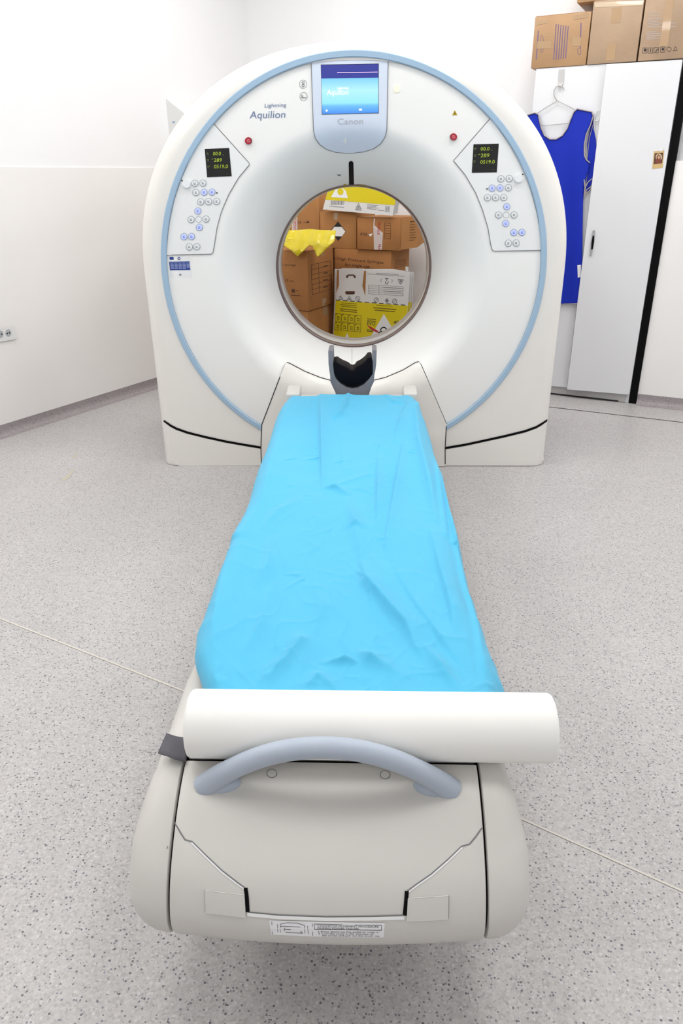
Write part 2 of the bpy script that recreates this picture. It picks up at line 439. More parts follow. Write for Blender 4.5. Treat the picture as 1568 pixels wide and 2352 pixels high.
# unseen panel bodies added for the ceiling fill lights (above the frame)
LAMPM = mat('fill_lamp_glow', (250, 250, 250), .5, emit=(255, 252, 245), emit_s=3.0)
for i, (lx, ly, lw) in enumerate(FILL_LAMPS):
    t = ce
    rx, ry = DR, NR; c = Vector((lx, ly, 0))
    box('fill_diffuser', c - rx*.29 - ry*.29 + Vector((0, 0, CEIL-.055)), rx*.58, ry*.58, (0, 0, .02), LAMPM, t)
    for a, b_, w_, h_ in ((-.31, -.31, .62, .02), (-.31, .29, .62, .02)):
        box('fill_frame', c + rx*a + ry*b_ + Vector((0, 0, CEIL-.06)), rx*w_, ry*h_, (0, 0, .06), WPL, t)
    for a in (-.31, .29):
        box('fill_frame', c + rx*a - ry*.29 + Vector((0, 0, CEIL-.06)), rx*.02, ry*.58, (0, 0, .06), WPL, t)
# double wall socket
wlb = bvh_of(bpy.data.objects['cladding_panel'])
so = thing('wall_socket', 'white double power socket on the left wall cladding', 'socket', hit(wlb, 5, 770)[0])
patch('faceplate', [(-30, 757), (32, 750), (37, 778), (-25, 788)], wlb, .009, WPL, so, rim=.001)
sbv = bvh_of(so.children[0])
for u, v in ((19, 765), (1, 768)):
    patch('socket_recess', disc_poly(u, v, 7, 8.5), sbv, .0008, BTNG, so)
    quads_px('pin_hole', [disc_poly(u-2.5, v+1, 1.6, 1.8, 8), disc_poly(u+2.5, v-.5, 1.6, 1.8, 8)], sbv, .0014, INK, so)
# box on the wall behind the scanner
wlb2 = bvh_of(wl)
pA = at_plane(392, 345, LQ, LNOR); pB = at_plane(392, 268, LQ, LNOR)
V = []
for s, dep in ((0, .0), (.62, .0)):
    q = Vector((pA.x, pA.y, 0)) + LDIR*s
    V += [q + LNOR*.0 + Vector((0, 0, pA.z)), q + LNOR*.16 + Vector((0, 0, pA.z+.01)), q + LNOR*.16 + Vector((0, 0, pB.z)), q + LNOR*.0 + Vector((0, 0, pB.z+.1))]
wu = thing('wall_unit', 'pale grey box with a sloping top mounted high on the left wall', 'wall unit', (pA.x, pA.y, pA.z))
link_mesh('casing', V, [(0, 1, 2, 3), (7, 6, 5, 4), (1, 5, 6, 2), (2, 6, 7, 3), (0, 4, 5, 1), (0, 3, 7, 4)], mat('unit_grey', (232, 232, 230), .5), wu)
wub = bvh_of(wu.children[0])
if hit(wub, 399, 281)[0] is not None: patch('badge', [(395, 279), (402, 278), (402, 282), (396, 283)], wub, .001, BLUE, wu)

# ------------------------------------------------------------------ scanner gantry
ZC = .9107; BZ = .897
g = thing('ct_scanner', 'ivory ring-shaped computed tomography scanner gantry with pale blue accent ring', 'scanner', (0, 0, 0))
def outline(d):
    a, b_, n = .957-d, .898-d, 2.2
    P = [(-a + 2*a*i/40, .002) for i in range(40)]
    P += [(a, .002 + (ZC-.002)*i/30) for i in range(30)]
    for i in range(140):
        th = math.pi*i/140; c_, s_ = math.cos(th), math.sin(th)
        P.append((a*math.copysign(abs(c_)**(2/n), c_), ZC + b_*abs(s_)**(2/n)))
    P += [(-a, ZC - (ZC-.002)*i/30) for i in range(30)]
    return P
secs = [(0, .078), (.001, .070), (.006, .050), (.018, .030), (.04, .013), (.075, .003), (.12, 0), (.40, 0), (.70, .002), (.77, .02), (.80, .06)]
loops = []
o0 = outline(.078)
def circ(r, y, ref): return [(r*math.cos(a), y, ZC + r*math.sin(a)) for a in (math.atan2(z-ZC, x) for x, z in ref)]
loops.append(circ(.850, 0.0, o0))
for y, d in secs: loops.append([(x, y, z) for x, z in outline(d)])
loops.append(circ(.60, .80, o0))
n_ = len(o0); V = [p for L in loops for p in L]
housing = split_smooth(link_mesh('housing', V, [(i*n_+j, i*n_+(j+1) % n_, (i+1)*n_+(j+1) % n_, (i+1)*n_+j) for i in range(len(loops)-1) for j in range(n_)], IVORY, g), 50)
ringo = lathe_y('accent_ring', [(.854, .004), (.854, -.003), (.851, -.006), (.832, -.006), (.829, -.003), (.829, .012)], (0, ZC), BLUE, g, 200)
R0, R1, YB = .61, .378, .325
prof = [(.8285, .006), (.80, .004), (.72, .003), (.65, .003), (R0, .003)]
for i in range(1, 33):
    t = i/32
    prof.append((R0+(R1-R0)*(t**.92), .003+(YB-.003)*t**1.95))
fas = lathe_y('front_fascia', prof, (0, ZC), IVORY2, g, 200)
for v in fas.data.vertices:                               # the opening sits a little below the ring's centre
    r = math.hypot(v.co.x, v.co.z-ZC); k = max(0, min(1, (R0-r)/(R0-R1))); v.co.z += (BZ-ZC)*k
fas.data.update()
lathe_y('bore_trim', [(.378, YB), (.374, YB+.0), (.371, YB+.006), (.369, YB+.03), (.369, YB+.04)], (0, BZ), STEEL, g, 160)
lathe_y('bore_liner', [(.369, YB+.04), (.366, YB+.045), (.366, .50), (.370, .53), (.40, .60), (.48, .72), (.60, .80)], (0, BZ), LINER, g, 160)
gb = bvh_of(housing, ringo, fas); gbf = bvh_of(fas)
# black joint and base covers
lineL = [(377, 966), (392, 977), (405, 984), (430, 993), (470, 1003), (520, 1014), (560, 1021), (602, 1028)]
lineR = [(1255, 965), (1242, 974), (1230, 981), (1205, 990), (1160, 1001), (1110, 1012), (1068, 1021), (1020, 1029)]
for ln, xb in ((lineL, (384, 411, 600)), (lineR, (1253, 1225, 1022))):
    low = [(p[0], p[1]+4) for p in ln]
    fo = [(ln[-1][0], 1069), (xb[1], 1069), (xb[0], 1054)]
    patch('base_cover', low[1:] + fo[:2] + [(xb[0]+(6 if xb[0] < 800 else -6), 1056)], gb, .004, IVORY, g, step=12, rim=.004, smooth=True)
    ribbon('base_joint', ln, .0115, gb, .0035, BLACK, g, step=5)
# skirt in front of the table
sk_arc = [(664, 834), (700, 853), (735, 867), (760, 874), (808, 879), (860, 873), (885, 867), (925, 850), (955, 832)]
sk = [(600, 1069), (599, 1028), (601, 975), (652, 840), (657, 834)] + sk_arc[0:] + [(962, 831), (967, 838), (1025, 974), (1022, 1028), (1022, 1069)]
def bvh_closed():                                        # front surfaces with the slot under the ring bridged
    vs_, fs = [], []
    for o in (housing, fas):
        b = len(vs_); vs_ += [v.co.copy() for v in o.data.vertices]; fs += [tuple(i+b for i in p.vertices) for p in o.data.polygons]
    b = len(vs_)
    for j in range(120):
        a = 2*math.pi*j/120; vs_ += [Vector((r_*math.cos(a), .001, ZC + r_*math.sin(a))) for r_ in (.822, .858)]
    fs += [(b+2*j, b+2*j+1, b+2*((j+1) % 120)+1, b+2*((j+1) % 120)) for j in range(120)]
    return BVHTree.FromPolygons(vs_, fs)
skirt = patch('front_skirt', sk, bvh_closed(), .014, IVORY, g, step=14, rim=.010, smooth=True)
skb = bvh_of(skirt)
gb2 = bvh_of(housing, ringo, fas, skirt)
inset = lambda p: p
ribbon('skirt_joint', [(600, 1066), (599, 1028), (601, 975), (653, 839), (659, 833)] + sk_arc + [(961, 831), (967, 838), (1025, 974), (1022, 1028), (1022, 1066)], .0042, gb2, .0012, INK, g, step=5)
ribbon('fascia_joint', [(808, 800), (808, 868)], .003, gb, .0012, SEAM, g)
# side consoles
def console(jn, poly, disp, knob, btns, rings, dots, digits, small):
    c = patch('console_panel', poly, gbf, .0025, PANEL, g, step=16, rim=.002, smooth=True)
    cb = bvh_of(c)
    ribbon('console_joint', poly[:jn], .0028, gbf, .003, SEAMG, c, step=6)
    patch('display', disp, cb, .001, SCRB, c)
    for d_ in digits: lettering('display_digits', [d_], cb, .0022, LED, c)
    for q_ in small: quads_px('display_mark', [q_], cb, .0022, LEDD, c)
    patch('rotary_knob', disc_poly(*knob, 9, 9.5, 24), cb, .010, BTN, c, rim=.010)
    for (u, v, k) in btns:
        quads_px('button_rim', ring_quads(u, v, 7.4, 1.8, 20), cb, .0012, BTNG, c)
        patch('push_button', disc_poly(u, v, 6.4, 6.6, 16), cb, .003, BTNB if k else BTN, c, rim=.003)
        quads_px('button_symbol', [line_quad((u-2, v-2), (u-1.5, v+2.5), 1.2), line_quad((u-1.5, v+2.5), (u+2.5, v+2), 1.2), line_quad((u+.5, v-2.5), (u+1, v+.5), 1.2)], cb, .0038, INKB if k else INKG, c)
    for (u, v) in rings: quads_px('pad_ring', ring_quads(u, v, 7, 1.0, 20), cb, .0012, BTNG, c)
    for (u, v) in dots: patch('indicator_dot', disc_poly(u, v, 1.7, 1.9, 10), cb, .0012, INK, c)
    return c
pl = [(489, 282), (571, 373), (573, 378), (548, 408), (525, 447), (508, 487), (498, 525), (492, 565), (489, 580), (485, 583.5), (383, 585.5), (385, 552), (391, 507), (401, 460), (417, 412), (439, 360), (463, 316)]
console(11, pl, [(470, 342), (526, 340), (532, 405), (475.5, 407)], (429, 422),
        [(447.5, 421, 0), (466, 420.5, 0), (450, 442, 0), (468.5, 441.5, 1), (487, 441, 1), (461, 463.5, 0), (479, 463, 0), (497.5, 462.5, 0), (454.5, 484.5, 1), (439, 504, 0), (473, 503, 0), (458, 522, 1), (422.5, 543.5, 1), (440, 543, 1), (435, 567, 0), (452, 566.5, 0)],
        [(456, 503.5)], [(418, 415), (498, 443)],
        [('00.0', (489, 357), (507, 356.5), 8, .12), ('-', (486, 368), (489, 368), 8, .12), ('289', (491, 372), (509, 371.5), 8, .12), ('0519.0', (491, 386.5), (523, 386), 8, .12)],
        [line_quad((474, 352), (479, 352), 2.4), line_quad((476, 355), (479, 354.5), 2), line_quad((475, 367), (480, 367), 2.4), line_quad((476, 370), (480, 370), 1.6), line_quad((476, 382), (482, 381.5), 2.4), line_quad((477, 385), (479, 385), 1.6), line_quad((511, 356), (515, 356), 1.2), line_quad((520, 399), (524, 399), 1)])
pr = [(1126, 271), (1041, 369), (1068, 402), (1092, 443), (1108, 483), (1120, 523), (1126, 560), (1130, 574), (1134, 576.5), (1243, 575), (1240, 535), (1232, 490), (1219, 443), (1200, 396), (1176, 347), (1150, 305)]
console(10, pr, [(1087, 331.5), (1145, 330), (1140.5, 396), (1083, 397)], (1189, 409.5),
        [(1150, 410.5, 0), (1169, 410, 0), (1129.5, 432, 1), (1148, 431.5, 1), (1167, 431, 0), (1119, 454, 0), (1137.5, 453.7, 0), (1156.5, 453.5, 0), (1163.5, 474.5, 1), (1144.5, 493.7, 0), (1180, 493.5, 0), (1161, 513, 1), (1179.5, 534, 1), (1198, 533.6, 1), (1167, 558.5, 0), (1185, 558, 0)],
        [(1162, 493.5)], [(1200, 400.5), (1118, 434)],
        [('00.0', (1103, 346), (1123, 345.5), 8, .12), ('-', (1098, 357), (1101, 357), 8, .12), ('289', (1103, 361), (1123, 360.5), 8, .12), ('0519.0', (1102, 376), (1135, 375.5), 8, .12)],
        [line_quad((1088, 341), (1094, 340.7), 2.4), line_quad((1089, 344), (1092, 344), 2), line_quad((1088, 356), (1093, 356), 2.4), line_quad((1088, 359), (1092, 359), 1.6), line_quad((1086, 370), (1092, 369.6), 2.4), line_quad((1087, 373), (1091, 373), 1.6), line_quad((1126, 345), (1130, 345), 1.2), line_quad((1130, 390), (1134, 390), 1)])
# upper display in its bezel
bez = [(714.5, 137), (760, 132), (803, 130.5), (850, 131), (891, 134), (890, 200), (888, 298), (884, 314), (874, 329), (858, 340), (836, 347), (804, 350.5), (772, 348.5), (750, 342), (734, 331), (724, 317), (720, 301), (717, 220)]
bz = patch('display_bezel', bez, gbf, .004, BEZEL, g, step=16, rim=.003, smooth=True)
bb = bvh_of(bz)
ribbon('bezel_joint', bez, .0028, gbf, .0045, SEAMG, bz, closed=True)
zlo = hit(bb, 804, 261)[0].z; zhi = hit(bb, 804, 178)[0].z
patch('screen', [(736.5, 148.5), (869.5, 146), (869.5, 260), (739, 263)], bb, .0012, INK, bz, rim=.001)
sb = bvh_of(bpy.data.objects['screen'])
patch('screen_picture', [(737.6, 180.5), (868.5, 178.5), (868.5, 259), (740, 262)], sb, .0006, screen_mat('screen_picture', zlo, zhi), bz)
patch('screen_header', [(737.2, 149.5), (868.5, 147.2), (868.5, 178.2), (737.6, 180)], sb, .0006, NAVY, bz)
quads_px('screen_line', [line_quad((774, 167), (867, 165.5), 1.4)], sb, .0012, mat('screen_rose', (200, 150, 180), .3, emit=(226, 196, 226), emit_s=.9), bz)
lettering('screen_lettering', [('Aquilion', (750, 218), (799, 217.5), 12, .12), ('Lightning', (774, 205), (800, 204.5), 5.5, .12)], sb, .0012, SCRW, bz)
quads_px('screen_icons', [disc_poly(750, 254, 2.4, 2.4, 10), [(824, 250), (831, 250), (831, 254), (824, 254)]], sb, .0012, SCRW, bz)
lettering('brand_lettering', [('Canon', (775, 285.5), (834, 285), 13.5, 0)], bb, .0012, SILV, bz)
quads_px('bezel_mark', [line_quad((795, 316), (788, 325), 2.2), line_quad((788, 325), (797, 325), 2.0), line_quad((793.5, 319), (792.5, 330), 2.2)], bb, .0012, WHITEP, bz)
# lettering and fittings on the fascia
lettering('model_lettering', [('Lightning', (607.5, 247), (657, 245), 8.5, .14), ('Aquilion', (573, 272), (654.5, 270.5), 16.5, .12)], gb, .0012, INKB, g)
for u, v in ((570.5, 323.5), (1041, 314.5)):
    b_ = patch('emergency_button', disc_poly(u, v, 7.2, 8, 20), gb, .010, RED, g, rim=.010)
    quads_px('button_rim', ring_quads(u, v, 7.6, 1.4), gb, .002, INKBR, b_)
    quads_px('button_symbol', ring_quads(u, v, 3.4, .9, 14) + [line_quad((u-2, v-3), (u+2, v+3), .9)], bvh_of(b_), .0006, REDL, b_)
patch('indicator_lamp', disc_poly(911, 204, 6.8, 8, 20), gb, .003, YEL, g, rim=.003)
wt = patch('warning_sticker', [(1044, 253), (1050, 264.5), (1038, 264.5)], gb, .0012, WARN, g)
quads_px('warning_symbol', [disc_poly(1044, 261, 1.0, 1.0, 8), line_quad((1041.5, 262.5), (1043, 261.5), 1.4), line_quad((1045, 261.5), (1046.7, 262.5), 1.4), line_quad((1044, 257), (1044, 259.5), 1.4)], gb, .0018, INK, wt)
for u, v, k in ((696, 193.5, 0), (697, 221.5, 1)):
    sy = quads_px('symbol', ring_quads(u, v, 8.4, .9, 24, 9.6), gb, .0012, INKG, g)
    if k: quads_px('symbol_lines', [line_quad((u-4, v-4), (u-4, v+4), 1.6), line_quad((u-4, v+3), (u+6, v+3), 1.8), line_quad((u-1.5, v-3), (u-1.5, v+3), .8)], gb, .0012, INKG, sy)
    else: quads_px('symbol_lines', ring_quads(u, v-3.5, 2.6, 1.3, 10) + ring_quads(u, v+3, 2.8, 1.5, 10) + [line_quad((u-2, v), (u+2, v), 1.2)], gb, .0012, INKG, sy)
slot = [(806+5.4*math.cos(a), 375+5.4*math.sin(a)) for a in [math.pi + math.pi*i/10 for i in range(11)]] + [(812.6, 424), (801.4, 424)]
patch('laser_slot', slot, gb, .0012, PAD, g, step=8)
patch('sensor', [(773, 401), (784, 401), (779, 404.5)], gb, .001, INKG, g)
patch('caution_sticker', [(783, 427.5), (791.5, 421.8), (800, 425.5)], gb, .001, WARN, g)
patch('caution_sticker', [(818, 423), (842, 424.5), (841, 428.5), (818, 427.3)], gb, .001, WARN, g)
# funding label
lab = patch('information_label', [(385, 588), (436, 587), (441, 636), (391, 638)], gb, .0008, mat('label_film', (232, 233, 234), .3), g)
lb = bvh_of(lab)
quads_px('flag_mark', [[(389, 590.2), (398.4, 590), (399.2, 596.4), (389.8, 596.7)]], lb, .0006, LBLUE, lab)
quads_px('round_emblem', ring_quads(410.8, 593.7, 2.6, 1.5, 14), lb, .0006, LBLUE, lab)
bt = quads_px('label_block', [[(388.3, 601.2), (435, 600.3), (437, 620), (390.4, 620.8)]], lb, .0006, LBLUE, lab)
quads_px('label_text', [line_quad((391+.3*k+j*9.2, 604.2+3.1*k), (391+.3*k+j*9.2+7.4, 604.0+3.1*k), 1.3) for k in range(5) for j in range(5 if k < 4 else 4)], lb, .0012, mat('label_print', (170, 186, 226), .5), lab)
quads_px('label_mark', [disc_poly(414, 631, 2.6, 2.4, 8)], lb, .0006, INKG, lab)

# ------------------------------------------------------------------ patient table
tb = thing('patient_table', 'long ivory patient table with rounded tail end and blue-grey grab handle', 'patient table', (0, -1.4, 0))
PROF = [(-.10, .40), (-2.0, .40), (-2.2, .40), (-2.40, .40), (-2.442, .398), (-2.475, .388), (-2.508, .371), (-2.538, .350), (-2.566, .325), (-2.590, .297), (-2.606, .268), (-2.614, .240), (-2.612, .213), (-2.600, .190), (-2.578, .173), (-2.54, .165), (-2.3, .162), (-.10, .162)]
def subdiv_prof(P, it=2):
    for _ in range(it):
        Q = [P[0]]
        for i in range(len(P)-1):
            a, b_ = P[i], P[i+1]
            if i in (0,) or math.hypot(a[0]-b_[0], a[1]-b_[1]) > .19: Q += [b_]; continue
            p0 = P[max(i-1, 0)]; p3 = P[min(i+2, len(P)-1)]
            L = math.hypot(a[0]-b_[0], a[1]-b_[1])
            if math.hypot(p0[0]-a[0], p0[1]-a[1]) > 3*L or math.hypot(p3[0]-b_[0], p3[1]-b_[1]) > 3*L: mm = ((a[0]+b_[0])/2, (a[1]+b_[1])/2)
            else: mm = tuple((-p0[k]+9*a[k]+9*b_[k]-p3[k])/16 for k in (0, 1))
            Q += [mm, b_]
        P = Q
    return P
PF = subdiv_prof(PROF)
NRM = []
for i, p in enumerate(PF):
    a, b_ = PF[max(i-1, 0)], PF[min(i+1, len(PF)-1)]; dx, dz = b_[0]-a[0], b_[1]-a[1]; L = math.hypot(dx, dz)
    NRM.append((dz/L, -dx/L))                              # outward
def clamp01(v): return max(0, min(1, v))
def half(y, z=.4): return .288 + .018*clamp01((-2.0-y)/.15) + .020*clamp01((-2.44-y)/.12) - .045*clamp01((.27-z)/.105)**2*(1 if y < -2.35 else .3)
def bulge(x, y): return -.024*(1-min(1, (x/.325)**2))*max(0, min(1, (-2.44-y)/.14))
def loft(name, cols, m, inset0=0.0, lo=0, hi=None, sgn=1):
    P = PF[lo:hi]; NN = NRM[lo:hi]; V, Fc = [], []
    k = len(P)
    for kind, val, ins in cols:
        for (y, z), (ny, nz) in zip(P, NN):
            x = sgn*(max(.2575, half(y, z)-val) if kind == 'edge' else val)
            yy = y - ny*(ins+inset0); zz = z - nz*(ins+inset0)
            V.append((x, yy + bulge(x, y), zz))
    for c in range(len(cols)-1):
        Fc += [(c*k+i, c*k+i+1, (c+1)*k+i+1, (c+1)*k+i) for i in range(k-1)]
    for c in (0, len(cols)-1):
        Fc.append(tuple(range(c*k, c*k+k)))
    bm = bmesh.new(); vv = [bm.verts.new(p) for p in V]; bm.verts.ensure_lookup_table()
    for f in Fc:
        try: bm.faces.new([vv[i] for i in f])
        except ValueError: pass
    return split_smooth(link_bm(name, bm, m, tb), 40)
Rr = .038
sidecols = [('abs', .2535, .004), ('abs', .2545, .0012), ('abs', .257, 0)] + [('edge', Rr*(1-math.sin(a)), Rr*(1-math.cos(a))) for a in [math.pi/2*i/8 for i in range(9)]]
sl_ = loft('side_cover', sidecols, COUCH, sgn=-1); sr_ = loft('side_cover', sidecols, COUCH, sgn=1)
i0 = min(range(len(PF)), key=lambda i: abs(PF[i][0]+2.442) + abs(PF[i][1]-.398)); i1 = max(i for i, p in enumerate(PF) if p[0] < -2.5)
ccols = [('abs', -.2495, .004), ('abs', -.2485, .0012), ('abs', -.246, 0)] + [('abs', -.246+.492*i/24, 0) for i in range(1, 24)] + [('abs', .246, 0), ('abs', .2485, .0012), ('abs', .2495, .004)]
rear = loft('rear_cover', ccols, COUCH, lo=i0, hi=i1+2)
core = loft('dark_gap_core', [('abs', -.256, .014), ('abs', 0, .014), ('abs', .256, .014)], BLACK)  # black body added inside so the gaps between the covers look dark
abox('deck', -.2495, .2495, -2.425, -.10, .36, .392, COUCH, tb, .003)
for s in (-1, 1):
    abox('deck_rim', s*.2515-.002, s*.2515+.002, -2.42, -.1, .37, .3995, COUCH, tb)
abox('pedestal', -.2, .2, -2.15, -.35, .001, .16, COUCH, tb, .02)
tt = abox('tabletop', -.238, .238, -2.25, -.36, .3925, .447, COUCH, tb, .02, 4)
for s, pts_ in ((-1, (-.282, -.222)), (1, (.222, .282))):
    o = box('front_rail', (pts_[0], -.345, .40), (pts_[1]-pts_[0], 0, 0), (0, .10, .012), (0, 0, .064), COUCH, tb, .008, 3)
tail = bvh_of(rear, sl_, sr_)
rb = bvh_of(rear)
# rear panel joints
hatchL = [(401, 1889), (414, 1912), (425, 1929), (441, 1933), (470, 1962), (510, 2000), (545, 2027), (563, 2040)]
hatchR = [(1106, 1902), (1092, 1922), (1078, 1939), (1060, 1944), (1030, 1973), (990, 2008), (955, 2032), (935, 2047)]
for hl in (hatchL, hatchR):
    ribbon('panel_joint', hl, .0022, rb, .0006, SEAMG, tb)
    ribbon('panel_lip_highlight', [(p[0]-(1.2 if hl is hatchL else -1.2), p[1]+2.6) for p in hl[3:]], .0022, rb, .0009, WHITEP, tb)  # white strip paints the edge highlight beside the joint
ribbon('panel_gap', [(564, 2039), (567, 2060), (569, 2094)], .0062, rb, .0012, BLACK, tb)
ribbon('panel_gap', [(934, 2046), (932, 2070), (929, 2102)], .0062, rb, .0012, BLACK, tb)
ribbon('hatch_lip_highlight', [(568, 2099), (640, 2106), (750, 2110), (850, 2109), (928, 2107)], .0055, rb, .0015, WHITEP, tb)  # highlight along the hatch lip, put in as a white strip
ribbon('hatch_joint', [(570, 2094.5), (640, 2101), (750, 2105), (850, 2104), (927, 2101.5)], .0018, rb, .0012, SEAMG, tb)
for q in ([(472, 2045), (562, 2055), (565, 2105), (473, 2094)], [(936, 2063), (1029, 2057), (1028, 2109), (933, 2114)]):
    hc = patch('hinge_cover', q, rb, .0035, COUCH, tb, step=20, rim=.004, smooth=True)
    ribbon('cover_edge', [(q[0][0]+1, q[0][1]+1.5), (q[1][0]-1, q[1][1]+1.5)], .002, bvh_of(hc), .0006, WHITEP, hc)
    e_ = (q[3], q[0]) if q[0][0] < 700 else (q[1], q[2])
    ribbon('cover_joint', [e_[0], e_[1]], .0022, rb, .0012, SEAMG, hc)
    ribbon('cover_joint', [q[3], q[2]], .0022, rb, .0012, SEAMG, hc)
for u, v in ((624, 1777), (884, 1780)):
    cp = patch('screw_cap', disc_poly(u, v, 10.5, 8.5, 22), rb, .0012, COUCH, tb, rim=.001)
    quads_px('cap_joint', ring_quads(u, v, 11.3, 1.6, 26, 9.3), rb, .0010, SEAMG, cp)
# handle
path, rads = [], []
for i in range(41):
    t = -1 + 2*i/40
    x = .207*t; k = 1-abs(t)**2.05
    path.append((x - .004, -2.480 - .028*k, .378 + .114*k))
    e = max(0, (abs(t)-.72)/.28)
    rads.append((.0172 + .002*e, .0172 + .004*e))
hnd = tube('grab_handle', path, rads, HANDLE, tb, 18)
for s in (-1, 1):
    bm = bmesh.new(); bmesh.ops.create_uvsphere(bm, u_segments=24, v_segments=12, radius=1)
    c = Vector((s*.183 - .004, -2.480, .386))
    for v in bm.verts: v.co = Vector((v.co.x*.040, v.co.y*.0185, v.co.z*.020)) + c
    link_bm('handle_foot', bm, HANDLE, tb, True)
# instruction label
il = patch('instruction_label', [(618, 2113), (750, 2117), (883, 2119), (881, 2152), (750, 2151), (622, 2146)], rb, .0008, mat('label_silver', (238, 238, 240), .35), tb, step=25)
ib = bvh_of(il)
quads_px('label_drawing', [line_quad(a, b_, 1.0) for a, b_ in (((624, 2116), (625, 2146)), ((717, 2121), (718, 2149)), ((637, 2122), (638, 2140)), ((644, 2122), (644, 2141)), ((644, 2127), (690, 2129)), ((699, 2125), (700, 2143)), ((706, 2126), (708, 2144)), ((656, 2141), (695, 2143)), ((652, 2134), (668, 2135)), ((653, 2131), (653, 2138)), ((644, 2122), (660, 2119)), ((660, 2119), (682, 2120)), ((682, 2120), (699, 2125)), ((690, 2138), (694, 2142)), ((722, 2122), (876, 2125)), ((722, 2134), (876, 2136)), ((722, 2122), (722, 2134)), ((876, 2125), (876, 2136)))], ib, .0006, INK, il)
lettering('label_lettering', [('COUCHTOP MOVEMENT PROCEDURE', (729, 2128), (869, 2130.5), 4.2, 0), ('DURING POWER FAILURE', (729, 2133.3), (824, 2135), 4.0, 0), ('1 Press down on the pedal to reset it', (731, 2141), (869, 2142.6), 3.4, 0), ('2 Turn the cover in the direction of', (731, 2145.5), (857, 2146.7), 3.4, 0), ('the arrow and pull out the couch top', (739, 2150), (871, 2151), 3.4, 0)], ib, .0006, INK, il)
# paint chips
CHIP = mat('chip_brown', (150, 104, 60), .6)
patch('paint_chip', [(323, 1846), (326, 1848), (322, 1860), (319, 1861)], tail, .0006, CHIP, tb)
patch('paint_chip', [(384, 1943), (386, 1944), (384, 1950), (382.5, 1950)], tail, .0006, INKG, tb)
patch('side_clip', [(452, 1497), (458, 1498), (455, 1508), (447, 1507)], tail, .006, INKG, tb, rim=.006)

# ------------------------------------------------------------------ headrest
hd = thing('headrest', 'grey U-shaped head holder with a black padded cushion at the table end', 'headrest', (0, -.24, .44))
Z4 = lambda q: (700+q[0]/7.127, 780+q[1]/7.127)
def extrude_px(name, poly, y, depth, m, parent, bevel=.003):
    bm = bmesh.new(); a = [bm.verts.new(at_y(*p, y)) for p in poly]; f = bm.faces.new(a)
    r = bmesh.ops.extrude_face_region(bm, geom=[f]); bmesh.ops.translate(bm, vec=(0, depth, 0), verts=[e for e in r['geom'] if isinstance(e, bmesh.types.BMVert)])
    bmesh.ops.recalc_face_normals(bm, faces=bm.faces[:])
    if bevel:
        ed = [e for e in bm.edges if len(e.link_faces) == 2 and e.calc_face_angle(0) > 1.0 and (abs(e.verts[0].co.y-e.verts[1].co.y) < 1e-5)]
        bmesh.ops.bevel(bm, geom=ed, offset=bevel, segments=2, affect='EDGES', profile=.5)
    bmesh.ops.triangulate(bm, faces=[f for f in bm.faces if len(f.verts) > 4])
    return split_smooth(link_bm(name, bm, m, parent), 40)
hold = [(380, 190), (385, 400), (400, 520), (412, 590), (415, 690), (455, 780), (498, 870), (520, 960), (1035, 960), (1058, 870), (1088, 780), (1130, 690), (1137, 585), (1155, 500), (1168, 400), (1176, 185), (1140, 170), (1102, 176), (1104, 400), (1106, 560), (1050, 640), (960, 735), (870, 785), (780, 800), (680, 780), (580, 715), (512, 640), (480, 560), (466, 400), (458, 185), (420, 175)]
extrude_px('holder', [Z4(p) for p in hold], -.275, .115, GREYP, hd, .004)
pad = [(466, 375), (515, 365), (600, 420), (690, 458), (715, 472), (740, 498), (775, 508), (812, 496), (838, 455), (915, 415), (985, 358), (1030, 298), (1085, 296), (1098, 330), (1106, 470), (1104, 565), (1050, 628), (960, 715), (850, 766), (780, 776), (680, 756), (580, 693), (512, 622), (482, 540), (468, 430)]
extrude_px('cushion', [Z4(p) for p in pad], -.279, .115, PAD, hd, .006)

# ------------------------------------------------------------------ blue sheet on the table
EL = [(-.30, .262), (-.345, .278), (-.37, .292), (-.42, .303), (-.50, .307), (-.81, .306), (-1.21, .306), (-1.84, .300), (-2.0, .300), (-2.11, .298), (-2.18, .286), (-2.26, .258), (-2.335, .226), (-2.45, .19)]
ER = [(-.30, .25), (-.34, .264), (-.38, .280), (-.46, .298), (-.58, .310), (-.81, .318), (-1.15, .318), (-1.61, .320), (-2.0, .320), (-2.12, .324), (-2.20, .332), (-2.25, .332), (-2.327, .312), (-2.45, .28)]
HL = [(-.30, .36), (-1.0, .34), (-1.8, .35), (-2.0, .395), (-2.15, .415), (-2.45, .412)]
HR = [(-.30, .36), (-1.0, .33), (-2.0, .33), (-2.20, .35), (-2.3, .39), (-2.45, .412)]
def interp(T, y):
    T = sorted(T); return float(np.interp(y, [a for a, _ in T], [b_ for _, b_ in T]))
